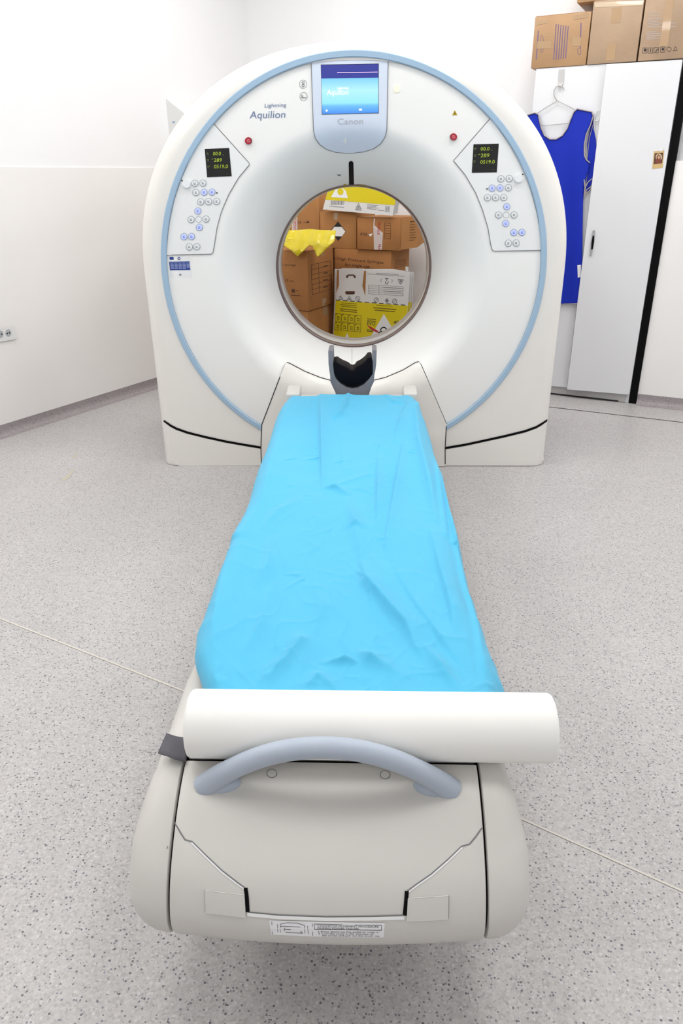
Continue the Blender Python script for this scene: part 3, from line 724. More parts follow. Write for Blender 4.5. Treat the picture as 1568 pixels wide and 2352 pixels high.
CRE = [([(735, 900), (736, 960), (738, 1040), (740, 1126)], .007, .012, 1), ([(801, 902), (793, 930), (780, 955), (758, 968)], .007, .010, 0), ([(752, 905), (738, 925)], .005, .01, 0),
       ([(945, 897), (960, 918), (962, 935)], .008, .012, 0), ([(885, 905), (905, 925), (930, 925)], .004, .012, 0), ([(740, 1128), (770, 1126), (800, 1140)], .006, .012, 0),
       ([(868, 1050), (867, 1120), (865, 1215)], .006, .010, 1), ([(925, 1022), (910, 1110), (884, 1258)], .007, .012, 1), ([(905, 990), (875, 1060)], .005, .015, 0),
       ([(828, 1290), (840, 1340), (880, 1385), (930, 1440), (960, 1500)], .012, .020, 1), ([(800, 1150), (815, 1210), (830, 1290)], .008, .025, 0), ([(700, 1272), (728, 1255)], .006, .010, 0),
       ([(625, 1240), (610, 1310), (590, 1350)], .007, .022, 0), ([(560, 1450), (592, 1427)], .006, .008, 0), ([(545, 1350), (580, 1350)], .003, .008, 0), ([(740, 1330), (790, 1372)], .006, .012, 0),
       ([(660, 1500), (690, 1480), (650, 1530), (600, 1570)], .009, .015, 0), ([(745, 1525), (790, 1520), (825, 1525)], .009, .008, 0), ([(820, 1500), (850, 1520), (910, 1550)], .012, .018, 0), ([(850, 1490), (900, 1540)], .008, .02, 0),
       ([(870, 1460), (862, 1490)], .005, .008, 0), ([(960, 1470), (1010, 1540), (1040, 1580)], .010, .015, 0), ([(985, 1210), (1010, 1310), (1035, 1400), (1045, 1500)], .008, .016, 1), ([(960, 1290), (1000, 1340)], .005, .01, 0),
       ([(1000, 990), (1010, 1100), (1025, 1230)], .008, .014, 0), ([(940, 920), (920, 970), (905, 1015)], .006, .015, 0), ([(700, 1440), (760, 1440)], .004, .01, 0), ([(500, 1290), (540, 1345)], .004, .02, 0), ([(480, 1380), (560, 1390)], .003, .01, 0), ([(700, 1150), (640, 1180), (600, 1220)], .005, .03, 0), ([(770, 1120), (850, 1090)], .007, .012, 0), ([(500, 1560), (560, 1590)], .006, .015, 0), ([(700, 1585), (730, 1560), (770, 1585)], .008, .012, 0), ([(1090, 1420), (1120, 1520)], .007, .018, 0)]
CRE += [([(1003, 985), (1015, 1080), (1050, 1240), (1095, 1420), (1115, 1560)], .010, .022, 1), ([(955, 930), (960, 1010), (985, 1110), (1000, 1200)], .007, .018, 0),
        ([(560, 1140), (535, 1230), (505, 1330), (490, 1440), (500, 1540)], .008, .030, 0), ([(640, 1000), (615, 1100), (590, 1200)], .005, .030, 0), ([(780, 1000), (790, 1080)], .004, .02, 0),
        ([(900, 1300), (960, 1400), (1010, 1470), (1060, 1530)], .007, .022, 1), ([(720, 1320), (740, 1400), (720, 1460)], .006, .022, 0), ([(620, 1350), (600, 1440), (560, 1500)], .007, .020, 0)]
segs = []
for pts_, a_, w_, st in CRE:
    P3 = [at_z(u, v, .458) for u, v in pts_]
    for i, (p, q) in enumerate(zip(P3[:-1], P3[1:])):
        e0 = .25 if i == 0 else 1; e1 = .25 if i == len(P3)-2 else 1
        segs.append((p.x, p.y, q.x-p.x, q.y-p.y, a_, w_, st, e0, e1))
rr_ = random.Random(11)
for _ in range(46):                                            # small random crumples, more towards the tail
    y0_ = -2.33 + 1.5*rr_.random()**1.7; x0_ = rr_.uniform(-.25, .27); a0_ = rr_.uniform(0, math.pi); L0_ = rr_.uniform(.025, .085)
    segs.append((x0_, y0_, L0_*math.cos(a0_), L0_*math.sin(a0_), rr_.uniform(.0012, .0032), rr_.uniform(.004, .010), rr_.random() < .5, .1, 1))
    segs.append((x0_+L0_*math.cos(a0_), y0_+L0_*math.sin(a0_), L0_*.8*math.cos(a0_+.6), L0_*.8*math.sin(a0_+.6), .002, .006, 0, 1, .1))
NS, NY = 200, 560
ys = np.concatenate([np.linspace(-2.356, -.352, NY), ])
X = np.zeros((NY+4, NS)); Y = np.zeros((NY+4, NS)); Z = np.zeros((NY+4, NS))
S = np.linspace(-1, 1, NS)
for i in range(NY+4):
    y = float(ys[min(i, NY-1)]); tail_k = max(0, i-NY+1)
    el, er, hl, hr = interp(EL, y), interp(ER, y), interp(HL, y), interp(HR, y)
    for j, s in enumerate(S):
        e, h = (el, hl) if s < 0 else (er, hr)
        inn = min(.245, e-.03); a = abs(s)
        if a < .76: x = inn*a/.76; z = .4545
        else:
            t = (a-.76)/.24; x = inn + (e-inn)*math.sin(t*math.pi/2)**.9; z = .4545 - (.4545-h)*(1-math.cos(t*math.pi/2))
        X[i, j] = math.copysign(x, s); Y[i, j] = y; Z[i, j] = z
    if tail_k:
        Y[i, :] += [0, .010, .016, .019, .020][tail_k]; Z[i, :] -= [0, .003, .012, .026, .042][tail_k]
D = np.zeros_like(Z)
for (px_, py_, dx, dy, a_, w_, st, e0, e1) in segs:
    L2 = dx*dx+dy*dy+1e-12; L = L2**.5
    t = np.clip(((X-px_)*dx+(Y-py_)*dy)/L2, 0, 1)
    ddx, ddy = X-px_-t*dx, Y-py_-t*dy; dist = np.sqrt(ddx**2+ddy**2)
    side = np.sign(dx*(Y-py_)-dy*(X-px_))
    wl_ = np.where(side > 0, w_*(2.2 if st else 1.2), w_*(.45 if st else .8))
    env = (e0 + (e1-e0)*t)*(1.7 if py_ > -1.6 else 1.05)
    D = np.maximum(D, a_*env*np.exp(-(dist/wl_)**1.15)*1.9)
NZ = np.zeros_like(Z)
for i in range(NY+4):
    for j in range(0, NS):
        x, y = X[i, j], Y[i, j]
        near = max(0, min(1, (-1.2-y)/1.0))
        n1 = noise.noise(Vector((x*7+3, y*2.6, .3)))
        n2 = noise.noise(Vector((x*16+n1*1.5, y*9+n1, 1.7)))
        n3 = 1-abs(noise.noise(Vector((x*11+n2*.8, y*7.5-n1*1.2, 4.1))))*2
        NZ[i, j] = .0085*n1 + .0024*n2*(.5+near) + (.0006+.0022*near)*max(0, n3)**5
edge = np.clip((1-np.abs(S))/.12, 0.25, 1)[None, :]
Z += .005 + (D + np.clip(NZ, -.0045, .03))*edge
sgn = np.sign(S)[None, :]*np.clip((np.abs(S)-.76)/.24, 0, 1)[None, :]
X += sgn*NZ*1.2
V = np.stack([X, Y, Z], -1).reshape(-1, 3).tolist(); R_ = NY+4
sheet = link_mesh('drape_sheet', V, [(i*NS+j, i*NS+j+1, (i+1)*NS+j+1, (i+1)*NS+j) for i in range(R_-1) for j in range(NS-1)], SHEET, None, True)
tag(sheet, 'wrinkled cyan disposable sheet spread over the patient table', 'sheet')
so_ = sheet.modifiers.new('thickness', 'SOLIDIFY'); so_.thickness = .0015; so_.offset = -1

# ------------------------------------------------------------------ paper roll and strap
RY, RR = -2.416, .0575; RZc = .4002 + RR
xl = at_y(425, 1667, RY).x + .010; xr = at_y(1281, 1667, RY).x - .010
pr_ = thing('paper_roll', 'thick white examination paper roll lying across the table tail', 'paper roll', (.07, RY, .40))
Vr = []; NSG = 64
prof_r = [(0, .020), (0, RR-.006), (.0018, RR-.002), (.006, RR), (1-.006, RR), (1-.0018, RR-.002), (1, RR-.006), (1, .020)]
cols = []
for fx, r in prof_r:
    x = xl + fx if fx < .5 else xr - (1-fx)
    cols.append([(x, RY + r*math.cos(2*math.pi*k/NSG), RZc + r*math.sin(2*math.pi*k/NSG)) for k in range(NSG)])
Vr = [p for c in cols for p in c]; nc = len(cols)
split_smooth(link_mesh('paper', Vr, [(i*NSG+k, i*NSG+(k+1) % NSG, ((i+1) % nc)*NSG+(k+1) % NSG, ((i+1) % nc)*NSG+k) for i in range(nc) for k in range(NSG)], PAPER, pr_), 50)
tube('core_tube', [(xl+.002, RY, RZc), (xr-.002, RY, RZc)], .0195, CARD, pr_, 24, cap=False)
st_ = thing('restraint_strap', 'folded dark grey webbing strap beside the paper roll end', 'strap', (-.28, -2.41, .4))
Vs, Fs = [], []
cx = [(424, 1708, .404), (405, 1703, .412), (388, 1697, .420), (381, 1693, .424), (371, 1716, .415), (363, 1734, .407), (366, 1736, .403), (380, 1738, .403), (402, 1744, .402), (424, 1745, .402)]
top_ = [at_z(u, v, z) for u, v, z in [(430, 1702, .408), (410, 1697, .412), (392, 1690, .418), (382, 1684, .422)]]
bot_ = [at_z(u, v, z) for u, v, z in [(428, 1748, .404), (405, 1744, .412), (385, 1736, .416), (362, 1730, .414)]]
bm = bmesh.new()
rows = []
for k in range(13):
    t = k/12; q = t*3; i = min(2, int(q)); f = q-i
    a = top_[i].lerp(top_[i+1], f); b_ = bot_[i].lerp(bot_[i+1], f)
    rows.append((a, b_))
for k in range(1, 9):                                        # fold round and back underneath
    t = k/8; a0_, b0_ = rows[12]; back = Vector((.045*t, .0, 0))
    dz = -.008*math.sin(t*math.pi/2)
    push = Vector((-.006*math.sin(t*math.pi), 0, 0))
    rows.append((a0_ + back + push + Vector((0, 0, dz-.004*t)), b0_ + back + push + Vector((0, 0, dz-.003*t))))
vv = []
for a, b_ in rows:
    vv.append([bm.verts.new(a.lerp(b_, s/4)) for s in range(5)])
for r in range(len(vv)-1):
    for s in range(4): bm.faces.new((vv[r][s], vv[r][s+1], vv[r+1][s+1], vv[r+1][s]))
sw = link_bm('webbing', bm, STRAPM, st_, True)
for v in sw.data.vertices: v.co.z = max(v.co.z, .4025)
m_ = sw.modifiers.new('thickness', 'SOLIDIFY'); m_.thickness = .0018

# ------------------------------------------------------------------ cabinet, boxes on top, apron
TOPZ = 1.85; CS0, CS1 = -.293, .468
cb_ = thing('storage_cabinet', 'tall white two-door cabinet standing in the wall niche', 'cabinet', RS(.09, .16))
Zv = lambda h: Vector((0, 0, h))
th = .018
for nm, s0, s1, t0, t1, z0, z1 in (('side_panel', CS0, CS0+th, .02, .312, .0, TOPZ), ('side_panel', CS1-th, CS1, .02, .312, .0, TOPZ), ('top_panel', CS0+th, CS1-th, .02, .312, TOPZ-th, TOPZ), ('bottom_panel', CS0+th, CS1-th, .02, .312, .055, .073), ('back_panel', CS0+th, CS1-th, .302, .312, .073, TOPZ-th), ('divider', .08, .098, .022, .302, .073, TOPZ-th)):
    box(nm, RS(s0, t0, z0), DR*(s1-s0), NR*(t1-t0), Zv(z1-z0), CAB, cb_)
box('plinth', RS(CS0+th, .012, .003), DR*(CS1-CS0-2*th), NR*.018, Zv(.052), CABB, cb_)
box('plinth_strip', RS(CS0, .008, .002), DR*(CS1-CS0-.06), NR*.006, Zv(.008), INK, cb_)
dl_ = box('door', RS(CS0, 0, .058), DR*(.088-CS0), NR*th, Zv(TOPZ-.058), CAB, cb_, .0015, 1)
sA, zA = px_st(1395, 147, -.035); sB, zB = px_st(1299, 895, -.035)
hp = RS(CS1, -.001); ee = RS((sA+sB)/2+.0, -.036); dv = (hp-ee); dn = Vector((-dv.y, dv.x, 0)).normalized()
dr_ = box('door', ee + Zv(.056), dv, dn*th, Zv(zA-.056+.0), CAB, cb_, .0015, 1)
drb = bvh_of(dr_)
lk = patch('lock_plate', [(1360.5, 531), (1364, 527), (1366.5, 531), (1365.5, 548), (1361.5, 572), (1358, 587), (1355, 588.5), (1353.5, 584), (1356, 560)], drb, .008, CHROME, dr_, rim=.008)
patch('lock_handle', [(1360.5, 542), (1364.2, 541), (1363.8, 556), (1361, 572), (1357, 574), (1358, 556)], bvh_of(lk), .004, BLACK, dr_, rim=.004)
# icon card
ic = thing('picture_card', 'small gilt-edged picture card taped to the white cabinet door', 'card', hit(drb, 1510, 367)[0])
cq = [(1501, 347.5), (1525, 345.5), (1521.5, 385), (1497, 388)]
cc_ = patch('card', cq, drb, .0015, mat('card_gilt', (206, 176, 120), .4), ic, rim=.0012)
ccb = bvh_of(cc_)
patch('picture', [(1503, 352), (1522.5, 350.5), (1520, 375), (1500.5, 377)], ccb, .0006, mat('card_brown', (92, 56, 44), .5), ic)
patch('halo', disc_poly(1512.5, 361, 7.2, 8.4, 18), ccb, .0010, mat('card_gold', (206, 190, 150), .4), ic)
patch('figure_robe', [(1512, 354), (1516.5, 359), (1517, 367), (1519, 375), (1504, 376), (1507, 366), (1507.5, 359)], ccb, .0014, mat('card_red', (126, 62, 46), .5), ic)
patch('figure_face', disc_poly(1512.5, 361.5, 2.8, 3.8, 12), ccb, .0018, mat('card_skin', (196, 156, 124), .5), ic)
patch('clear_tape', [(1511, 344), (1516, 338), (1523, 336), (1522, 343), (1518, 349)], drb, .003, WPL, ic)

def carton(name, label, s0, s1, t0, dep, z0, z1, m, group=None, rot=0.0, bev=.003, cat='box'):
    t = thing(name, label, cat, RS((s0+s1)/2, t0+dep/2, z0), group)
    c = RS((s0+s1)/2, t0, z0); ex = Matrix.Rotation(rot, 3, 'Z') @ DR; ey = Matrix.Rotation(rot, 3, 'Z') @ NR
    W_ = s1-s0; o = c - ex*W_/2
    b_ = box('body', o, ex*W_, ey*dep, Zv(z1-z0), m, t, bev, 2)
    # lid flaps meeting in the middle of the top, and the tuck seam on the front
    H = z1-z0
    for k, (a0_, a1_) in enumerate(((.004, dep/2-.001), (dep/2+.001, dep-.004))):
        box('flap', o + ex*.004 + ey*a0_ + Zv(H+.0003), ex*(W_-.008), ey*(a1_-a0_), Zv(.003), m, t, .001, 1)
    return t, b_, bvh_of(b_)
G1 = 'cardboard boxes on top of the cabinet'
q0 = TOPZ + .001
b1, b1b, b1v = carton('cardboard_box', 'ochre cardboard box with sideways violet print, beside the wall on the cabinet', -.322, -.022, -.005, .29, q0, q0+.245, CARDQ, G1)
b2, b2b, b2v = carton('cardboard_box', 'plain pale taped cardboard box in the middle on top of the cabinet', -.016, .238, -.008, .30, q0, q0+.288, CARDP, G1)
b3, b3b, b3v = carton('cardboard_box', 'pale cardboard box with handling symbols and blue print on the cabinet', .246, .505, -.006, .29, q0, q0+.36, CARDP, G1)
b4, b4b, b4v = carton('cardboard_box', 'ochre box lying on top of the violet-printed cardboard box', -.11, .20, .02, .27, q0+.294, q0+.55, CARDQ, G1)
def tape_px(poly, bv, m, parent, off=.0009): return patch('tape', poly, bv, off, m, parent)
tape_px([(1230, 49), (1260, 45), (1258, 53), (1229, 58)], b1v, TAPE, b1); tape_px([(1318, 35), (1352, 30), (1351, 40), (1316, 46)], b1v, TAPE, b1)
tape_px([(1234, 95), (1266, 94), (1265, 112), (1232, 112)], b1v, TAPE, b1); tape_px([(1314, 86), (1335, 86), (1333, 106), (1313, 107)], b1v, TAPE, b1)
tape_px([(1341, 33), (1352.5, 30), (1344, 152), (1334, 154)], b1v, CLEART, b1)
quads_px('print', [line_quad((1236, 70), (1231, 136), 2.4), line_quad((1334, 52), (1332, 112), 2.4)] + [line_quad((1277+5.5*k, 55+k), (1271+5.5*k, 138-k*.8), 2) for k in range(6)] + ring_quads(1244, 101, 4, 1, 16, 20) + ring_quads(1330, 118, 4, 1, 14, 8), b1v, .0006, INKV, b1)
tape_px([(1405, 18), (1428, 16), (1424, 52), (1403, 53)], b2v, TAPE, b2); tape_px([(1395, 100), (1414, 99), (1411, 138), (1390, 140)], b2v, TAPE, b2)
tape_px([(1365, 6), (1478, 1), (1475, 12), (1366, 17)], b2v, CLEART, b2, .0007)
tape_px([(1531, -10), (1550, -10), (1533, 105), (1513, 107)], b3v, TAPE, b3)
SY = [(1481, 116), (1494, 116), (1507, 115), (1522, 114), (1536, 113)]
quads_px('handling_symbols', sum([[line_quad((u-5, v-6), (u+5, v-6), .9), line_quad((u+5, v-6), (u+4, v+6), .9), line_quad((u+4, v+6), (u-6, v+6), .9), line_quad((u-6, v+6), (u-5, v-6), .9)] for u, v in SY[:4]], []) + [disc_poly(1481, 115, 3, 3.6, 10), line_quad((1494, 112), (1493, 120), 1.6), line_quad((1505, 119), (1510, 112), 2), disc_poly(1522, 113, 3.2, 2.6, 8), line_quad((1522, 113), (1522, 119), 1)] + ring_quads(1536, 113, 5, 1, 16) + [line_quad((1546, 117), (1551, 107), .9), line_quad((1551, 107), (1555, 116), .9), line_quad((1555, 116), (1546, 117), .9)], b3v, .0006, INK, b3)
quads_px('print', [line_quad((1488, 30+7*k), (1508+(k % 3)*6, 29+7*k), 2.2) for k in range(4)] + [line_quad((1486, 50+4*k), (1512+(k % 2)*40, 48.5+4*k), 1.8) for k in range(4)] + [line_quad((1484, 74+4*k), (1506+(k % 3)*14, 73+4*k), 1.8) for k in range(5)], b3v, .0005, mat('print_grey_blue', (172, 158, 150), .7), b3)
tape_px([(1333, 0), (1366, 0), (1364, 10), (1332, 12)], b4v, TAPE, b4)

# lead apron on its hanger
TA = -.014
def ap(u, v, t=TA): return at_plane(u, v, RS(0, t), NR)
apr = thing('lead_apron', 'royal blue protective apron with grey binding hanging on the cabinet door', 'apron', ap(1265, 690))
neck = [(1236, 263), (1239, 278), (1243, 295), (1250, 311), (1262, 319.5), (1277, 319.5), (1291, 311), (1302, 295), (1309, 276), (1317, 257), (1325, 250)]
arm = [(1359, 257), (1362, 266), (1356, 287), (1346, 309), (1341.5, 335), (1342, 358), (1346, 367), (1354, 374)]
side_r = [(1349, 395), (1342, 425), (1339, 460), (1338, 520), (1337, 600), (1335, 696)]
left_ = [(1185, 702), (1188, 560), (1190, 420), (1196, 372), (1204, 345), (1206, 315), (1200, 290), (1195, 277), (1200, 268), (1228, 259)]
front = neck + arm + side_r + left_
bm = poly_mesh_px(front, 7)
def fold(u, v):
    return .007*math.sin(u*.11+.6*math.sin(v*.012))*min(1, max(0, (v-300)/150)) + .0015*math.sin(u*.05+v*.03)
def apron_mesh(name, poly, step, t, m, parent, amp=1.0):
    bm = poly_mesh_px(poly, step)
    for v in bm.verts:
        u0, v0 = v.co.x, v.co.y; v.co = ap(u0, v0, t) - NR*fold(u0, v0)*amp
    return link_bm(name, bm, m, parent, True)
bm.free()
af = apron_mesh('front_panel', front, 7, TA-.006, APRON, apr); af.modifiers.new('thickness', 'SOLIDIFY').thickness = .005
back = [(1359, 258), (1364, 270), (1363, 296), (1368, 320), (1370, 350), (1364, 400), (1352, 440), (1345, 440), (1349, 395), (1348, 330), (1356, 290)]
ab = apron_mesh('back_panel', back, 10, TA+.006, APRON, apr, .3)
def edge_strip(name, pts_, t, wid, m, parent):
    rs = []
    for a, b_ in zip(pts_[:-1], pts_[1:]):
        n = max(1, int(math.hypot(b_[0]-a[0], b_[1]-a[1])/5)); rs += [(a[0]+(b_[0]-a[0])*i/n, a[1]+(b_[1]-a[1])*i/n) for i in range(n)]
    rs.append(pts_[-1])
    P3 = [ap(u, v, t) - NR*fold(u, v) for u, v in rs]
    return tube(name, P3, wid, m, parent, 6)
edge_strip('neck_binding', [(1201, 267), (1228, 259)] + neck, TA-.009, .0035, BIND, apr)
edge_strip('arm_binding', [(1325, 250)] + arm, TA-.009, .0035, BIND, apr)
edge_strip('arm_binding', [(1363, 262), (1362, 285), (1353, 318), (1348, 365)], TA+.002, .0018, BIND, apr)
edge_strip('hem', [(1335, 696), (1290, 699), (1185, 702)], TA-.006, .0025, BIND, apr)
for pts_ in ([(1359, 410), (1350, 418), (1343, 432)], [(1357, 428), (1347, 436), (1342, 446), (1351, 440), (1358, 432)], [(1341, 412), (1343, 430), (1341, 452)]):
    edge_strip('tie_strap', pts_, TA-.014, .003, BIND, apr)
bv_ = bvh_of(af)
patch('care_label', [(1325.5, 609), (1334, 608), (1333, 636), (1326.5, 638)], bv_, .002, WPL, apr)
hg = thing('wire_hanger', 'thin wire coat hanger on a grey tape holding the blue apron', 'hanger', ap(1278, 232))
hook = [(1295, 207), (1292, 200), (1284, 197), (1276, 200), (1271.5, 209), (1271.5, 218), (1275, 226), (1279, 231)]
tube('hook', [ap(u, v, TA+.002) for u, v in hook], .0022, WIRE, hg, 8)
tube('wire_frame', [ap(u, v, TA+.002) for u, v in ((1279, 231.5), (1255, 246), (1232, 261), (1228, 270), (1245, 288.5), (1275, 286), (1304, 283.5), (1335, 268), (1330, 258), (1305, 244))], .0018, WIRE, hg, 8, closed=True)
link_mesh('tape_loop', [ap(1283, 160, -.004), ap(1296, 159, -.004), ap(1293, 190, -.006), ap(1288, 200, TA+.001), ap(1281, 200, TA+.001), ap(1282, 190, -.006)], [(0, 1, 2, 5), (5, 2, 3, 4)], mat('grey_tape', (190, 190, 190), .5), hg)
hg2 = thing('plastic_hanger', 'white plastic coat hanger hook beside the apron shoulder', 'hanger', ap(1370, 280))
tube('hook', [ap(u, v, -.008) for u, v in ((1364, 300), (1364, 278), (1367, 262), (1372, 254), (1377, 253), (1378, 260), (1377, 272), (1374, 277), (1366, 278))], .0022, WPL, hg2, 8)

# ------------------------------------------------------------------ stack behind the scanner
G2 = 'cardboard boxes stacked behind the scanner'
def carton_px(label, ul, ur, vtop, vbot, t0, dep, m, z0=None, name='cardboard_box', zt=None, rot=0.0):
    um = (ul[0]+ur[0])/2
    s0 = px_st(ul[0], ul[1], t0)[0]; s1 = px_st(ur[0], ur[1], t0)[0]
    z1 = zt if zt else px_st(um, vtop, t0)[1]
    if z0 is None: z0 = px_st(um, vbot, t0)[1]
    return carton(name, label, s0, s1, t0, dep, z0, z1, m, G2, rot)
TC = -.15
zC = px_st(835, 574, TC)[1]; zD0 = zC + .0035
c1, c1b, c1v = carton_px('cardboard box printed High Pressure Syringes behind the scanner', (768, 620), (897, 620), 574, None, TC, .32, CARD, z0=.452, zt=zC)
c0_, _, _ = carton_px('cardboard box on the floor under the syringe box', (768, 640), (897, 640), None, None, TC, .32, CARD, z0=.001, zt=.448)
dd, ddb, ddv = carton_px('cardboard box with a black and white diamond mark', (735, 530), (818, 530), 487, None, TC+.005, .30, CARD2, z0=zD0)
ef, efb, efv = carton_px('cardboard box sealed with white FRAGILE tape', (819.5, 540), (919.5, 540), 501, None, TC-.012, .34, CARD, z0=zD0)
TAa = -.52
aw, awb, awv = carton_px('large cardboard box under the yellow bag', (615, 640), (707, 640), 577, 711, TAa, .355, CARD, rot=0)
zA0 = aw.location.z
a2, a2b, a2v = carton_px('cardboard box on the floor under the large printed box', (612, 740), (708, 740), None, None, TAa+.006, .355, CARD, z0=.001, zt=zA0-.004)
TF = -.095
ff, ffb, ffv = carton_px('tall cardboard box with CE mark behind the yellow bag', (640, 500), (733, 500), 436, None, TF, .38, CARD2, z0=.50)
f2, _, _ = carton_px('cardboard box on the floor behind the large printed box', (640, 600), (733, 600), None, None, TF, .38, CARD, z0=.001, zt=.496)
# print on the boxes
lettering('print', [('Line High Pressure Syringes', (752, 594.5), (880, 606), 6.4, 0), ('for single use', (792, 610.5), (848, 615.5), 6.6, 0)], c1v, .0008, INKBR, c1)
quads_px('print', [line_quad((906, 600+5*k), (932, 596+4.6*k), .9) for k in range(4)], c1v, .0008, INKBR, c1)
dm = quads_px('diamond_mark', [[(776, 508.5), (794.5, 532), (776.5, 553.5), (758, 531)]], ddv, .0006, INK, dd)
quads_px('diamond_field', [[(768, 521), (784.5, 521.2), (793.2, 532), (785, 543), (767.5, 542.5), (759.5, 531.5)]], ddv, .0011, WHITEP, dd)
tape_px([(767, 488.5), (776, 488.5), (775, 505), (766, 505)], ddv, TAPE, dd, .0006)
ft = tape_px([(858.5, 502), (880, 501), (879, 540), (877, 573.5), (859, 573.5), (857, 520)], efv, FRAGT, ef, .0012)
for ln_ in (('FRAGILE', (868, 510), (866.5, 539), 5.5, 0), ('FRA', (869, 561), (868, 573), 5.5, 0)): lettering('tape_lettering', [ln_], efv, .002, FRAGR, ef)
lettering('print', [('0192', (827, 540), (842, 541.5), 6, .15)], efv, .0008, INK, ef)
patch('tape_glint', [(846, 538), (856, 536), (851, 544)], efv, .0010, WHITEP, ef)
quads_px('print', sum([[line_quad((883, 512+6*k), (897, 512.5+6*k), .7)] for k in range(7)], []) + [line_quad((883, 512), (883, 548), .7), line_quad((897, 512), (897, 549), .7)], efv, .0008, INKBR, ef)
# open side flap of the FRAGILE box
p0, p1, p2, p3 = (at_plane(920, 503.5, RS(0, TC-.012), NR), at_plane(921, 572, RS(0, TC-.012), NR), None, None)
sE = (p0-C0).dot(DR)
fl_o = RS(sE+.004, TC-.012)
V = []
for k, (s, t) in enumerate(((0.004, 0.002), (.075, .10), (.092, .25))):
    q = RS(sE+s, TC-.012+t); V += [q + Zv(zD0 + (.006, .014, .05)[k]), q + Zv(px_st(920, 503, TC-.012)[1] + (.0, .006, .0)[k])]
of = link_mesh('open_flap', V, [(0, 2, 3, 1), (2, 4, 5, 3)], CARD2, ef); of.modifiers.new('thickness', 'SOLIDIFY').thickness = .004
ofv = bvh_of(of)
quads_px('print', [line_quad((941, 509), (951, 508), 2.2)] + [line_quad((940, 516+6*k), (952+(k % 2)*3, 515+6*k), 1.0) for k in range(7)], ofv, .003, INKBR, ef)
quads_px('print', [line_quad((714+(k*.3), 608+11.5*k), (759, 599+10.9*k), .8) for k in range(7)] + [line_quad((714, 608), (717, 678), .8), line_quad((759, 599), (762, 664), .8), line_quad((731, 604), (733, 672), .8)] + [line_quad((742, 612+k*16), (752, 610+k*16), 2.4) for k in range(4)], awv, .0008, INKBR, aw)
lettering('print', [('ctor Syringe', (636, 610), (679, 611), 4.5, 0), ('CE', (654, 646), (662, 646.5), 6, 0)], awv, .0008, INKBR, aw)
quads_px('print', [[(669.5, 664), (677, 664.5), (677, 672), (669.5, 671.5)], line_quad((679, 667), (686, 668), 1.2), line_quad((668, 678), (689, 679), 1.4), line_quad((665, 646), (674, 645), 1.6)], awv, .0008, INKBR, aw)
tape_px([(738, 578), (743, 577), (743, 590), (738, 590)], awv, TAPE, aw); tape_px([(739, 686), (749, 684), (749, 702), (740, 704)], awv, TAPE, aw)
tape_px([(742, 706), (751, 704), (752, 722), (743, 725)], a2v, TAPE, a2)
lettering('print', [('CE', (683, 513.5), (692, 513.5), 6, 0)], ffv, .0008, INKBR, ff)
quads_px('print', [line_quad((697, 511), (700, 511), 2), line_quad((703, 510), (710, 510), 4)], ffv, .0008, INKBR, ff)
tape_px([(671, 500), (683, 498), (683, 540), (670, 540)], ffv, FRAGT, ff, .0012)
lettering('tape_lettering', [('FRAGILE', (680, 536), (680.5, 500), 6, 0)], ffv, .002, FRAGR, ff)
# yellow bag draped over the large box
bagp = [(664, 529), (690, 527.5), (712, 526), (735, 528), (771, 529), (769, 548), (766, 556), (748, 573), (729, 591), (723, 578), (718, 566), (712, 563), (706, 566), (695, 578), (683, 589.5), (668, 575), (650, 563), (656, 545)]
yb = thing('yellow_bag', 'crumpled yellow plastic bag draped over the large cardboard box', 'bag', RS(*[px_st(715, 580, TAa)[0], TAa, px_st(715, 577, TAa)[1]]))
bm = poly_mesh_px(bagp, 5)
for v in bm.verts:
    u0, v0 = v.co.x, v.co.y
    k = max(0, min(1, (580-v0)/52))
    t = TAa - .035 + .10*k**1.6
    n = noise.noise(Vector((u0*.045, v0*.06, 2.0)))*.020 + (.010*abs(math.sin(u0*.09+v0*.05)))
    v.co = at_plane(u0, v0, RS(0, t - n*.8), NR)
yo = link_bm('bag_film', bm, YBAG, yb, False); split_smooth(yo, 25); yo.modifiers.new('thickness', 'SOLIDIFY').thickness = .002
# flattened yellow and white cartons
G3 = 'flattened clinical waste cartons'
def sheet_carton(label, poly, t, th_, m, tilt=0.0):
    th0 = thing('flat_carton', label, 'carton', RS(px_st(poly[0][0], poly[0][1], t)[0], t, px_st(poly[0][0], poly[0][1], t)[1]), G3)
    bm = bmesh.new(); a = [bm.verts.new(at_plane(u, v, RS(0, t), NR)) for u, v in poly]; f = bm.faces.new(a)
    r = bmesh.ops.extrude_face_region(bm, geom=[f]); bmesh.ops.translate(bm, vec=NR*th_, verts=[e for e in r['geom'] if isinstance(e, bmesh.types.BMVert)])
    bmesh.ops.triangulate(bm, faces=[f for f in bm.faces if len(f.verts) > 4])
    b_ = link_bm('board', bm, m, th0)
    o_ = RS(px_st(poly[0][0], poly[0][1], t)[0], t)            # the front plane, for laying print on
    pl_ = [o_ - DR*2 - Zv(1), o_ + DR*2 - Zv(1), o_ + DR*2 + Zv(3), o_ - DR*2 + Zv(3)]
    return th0, b_, BVHTree.FromPolygons(pl_, [(0, 1, 2, 3)])
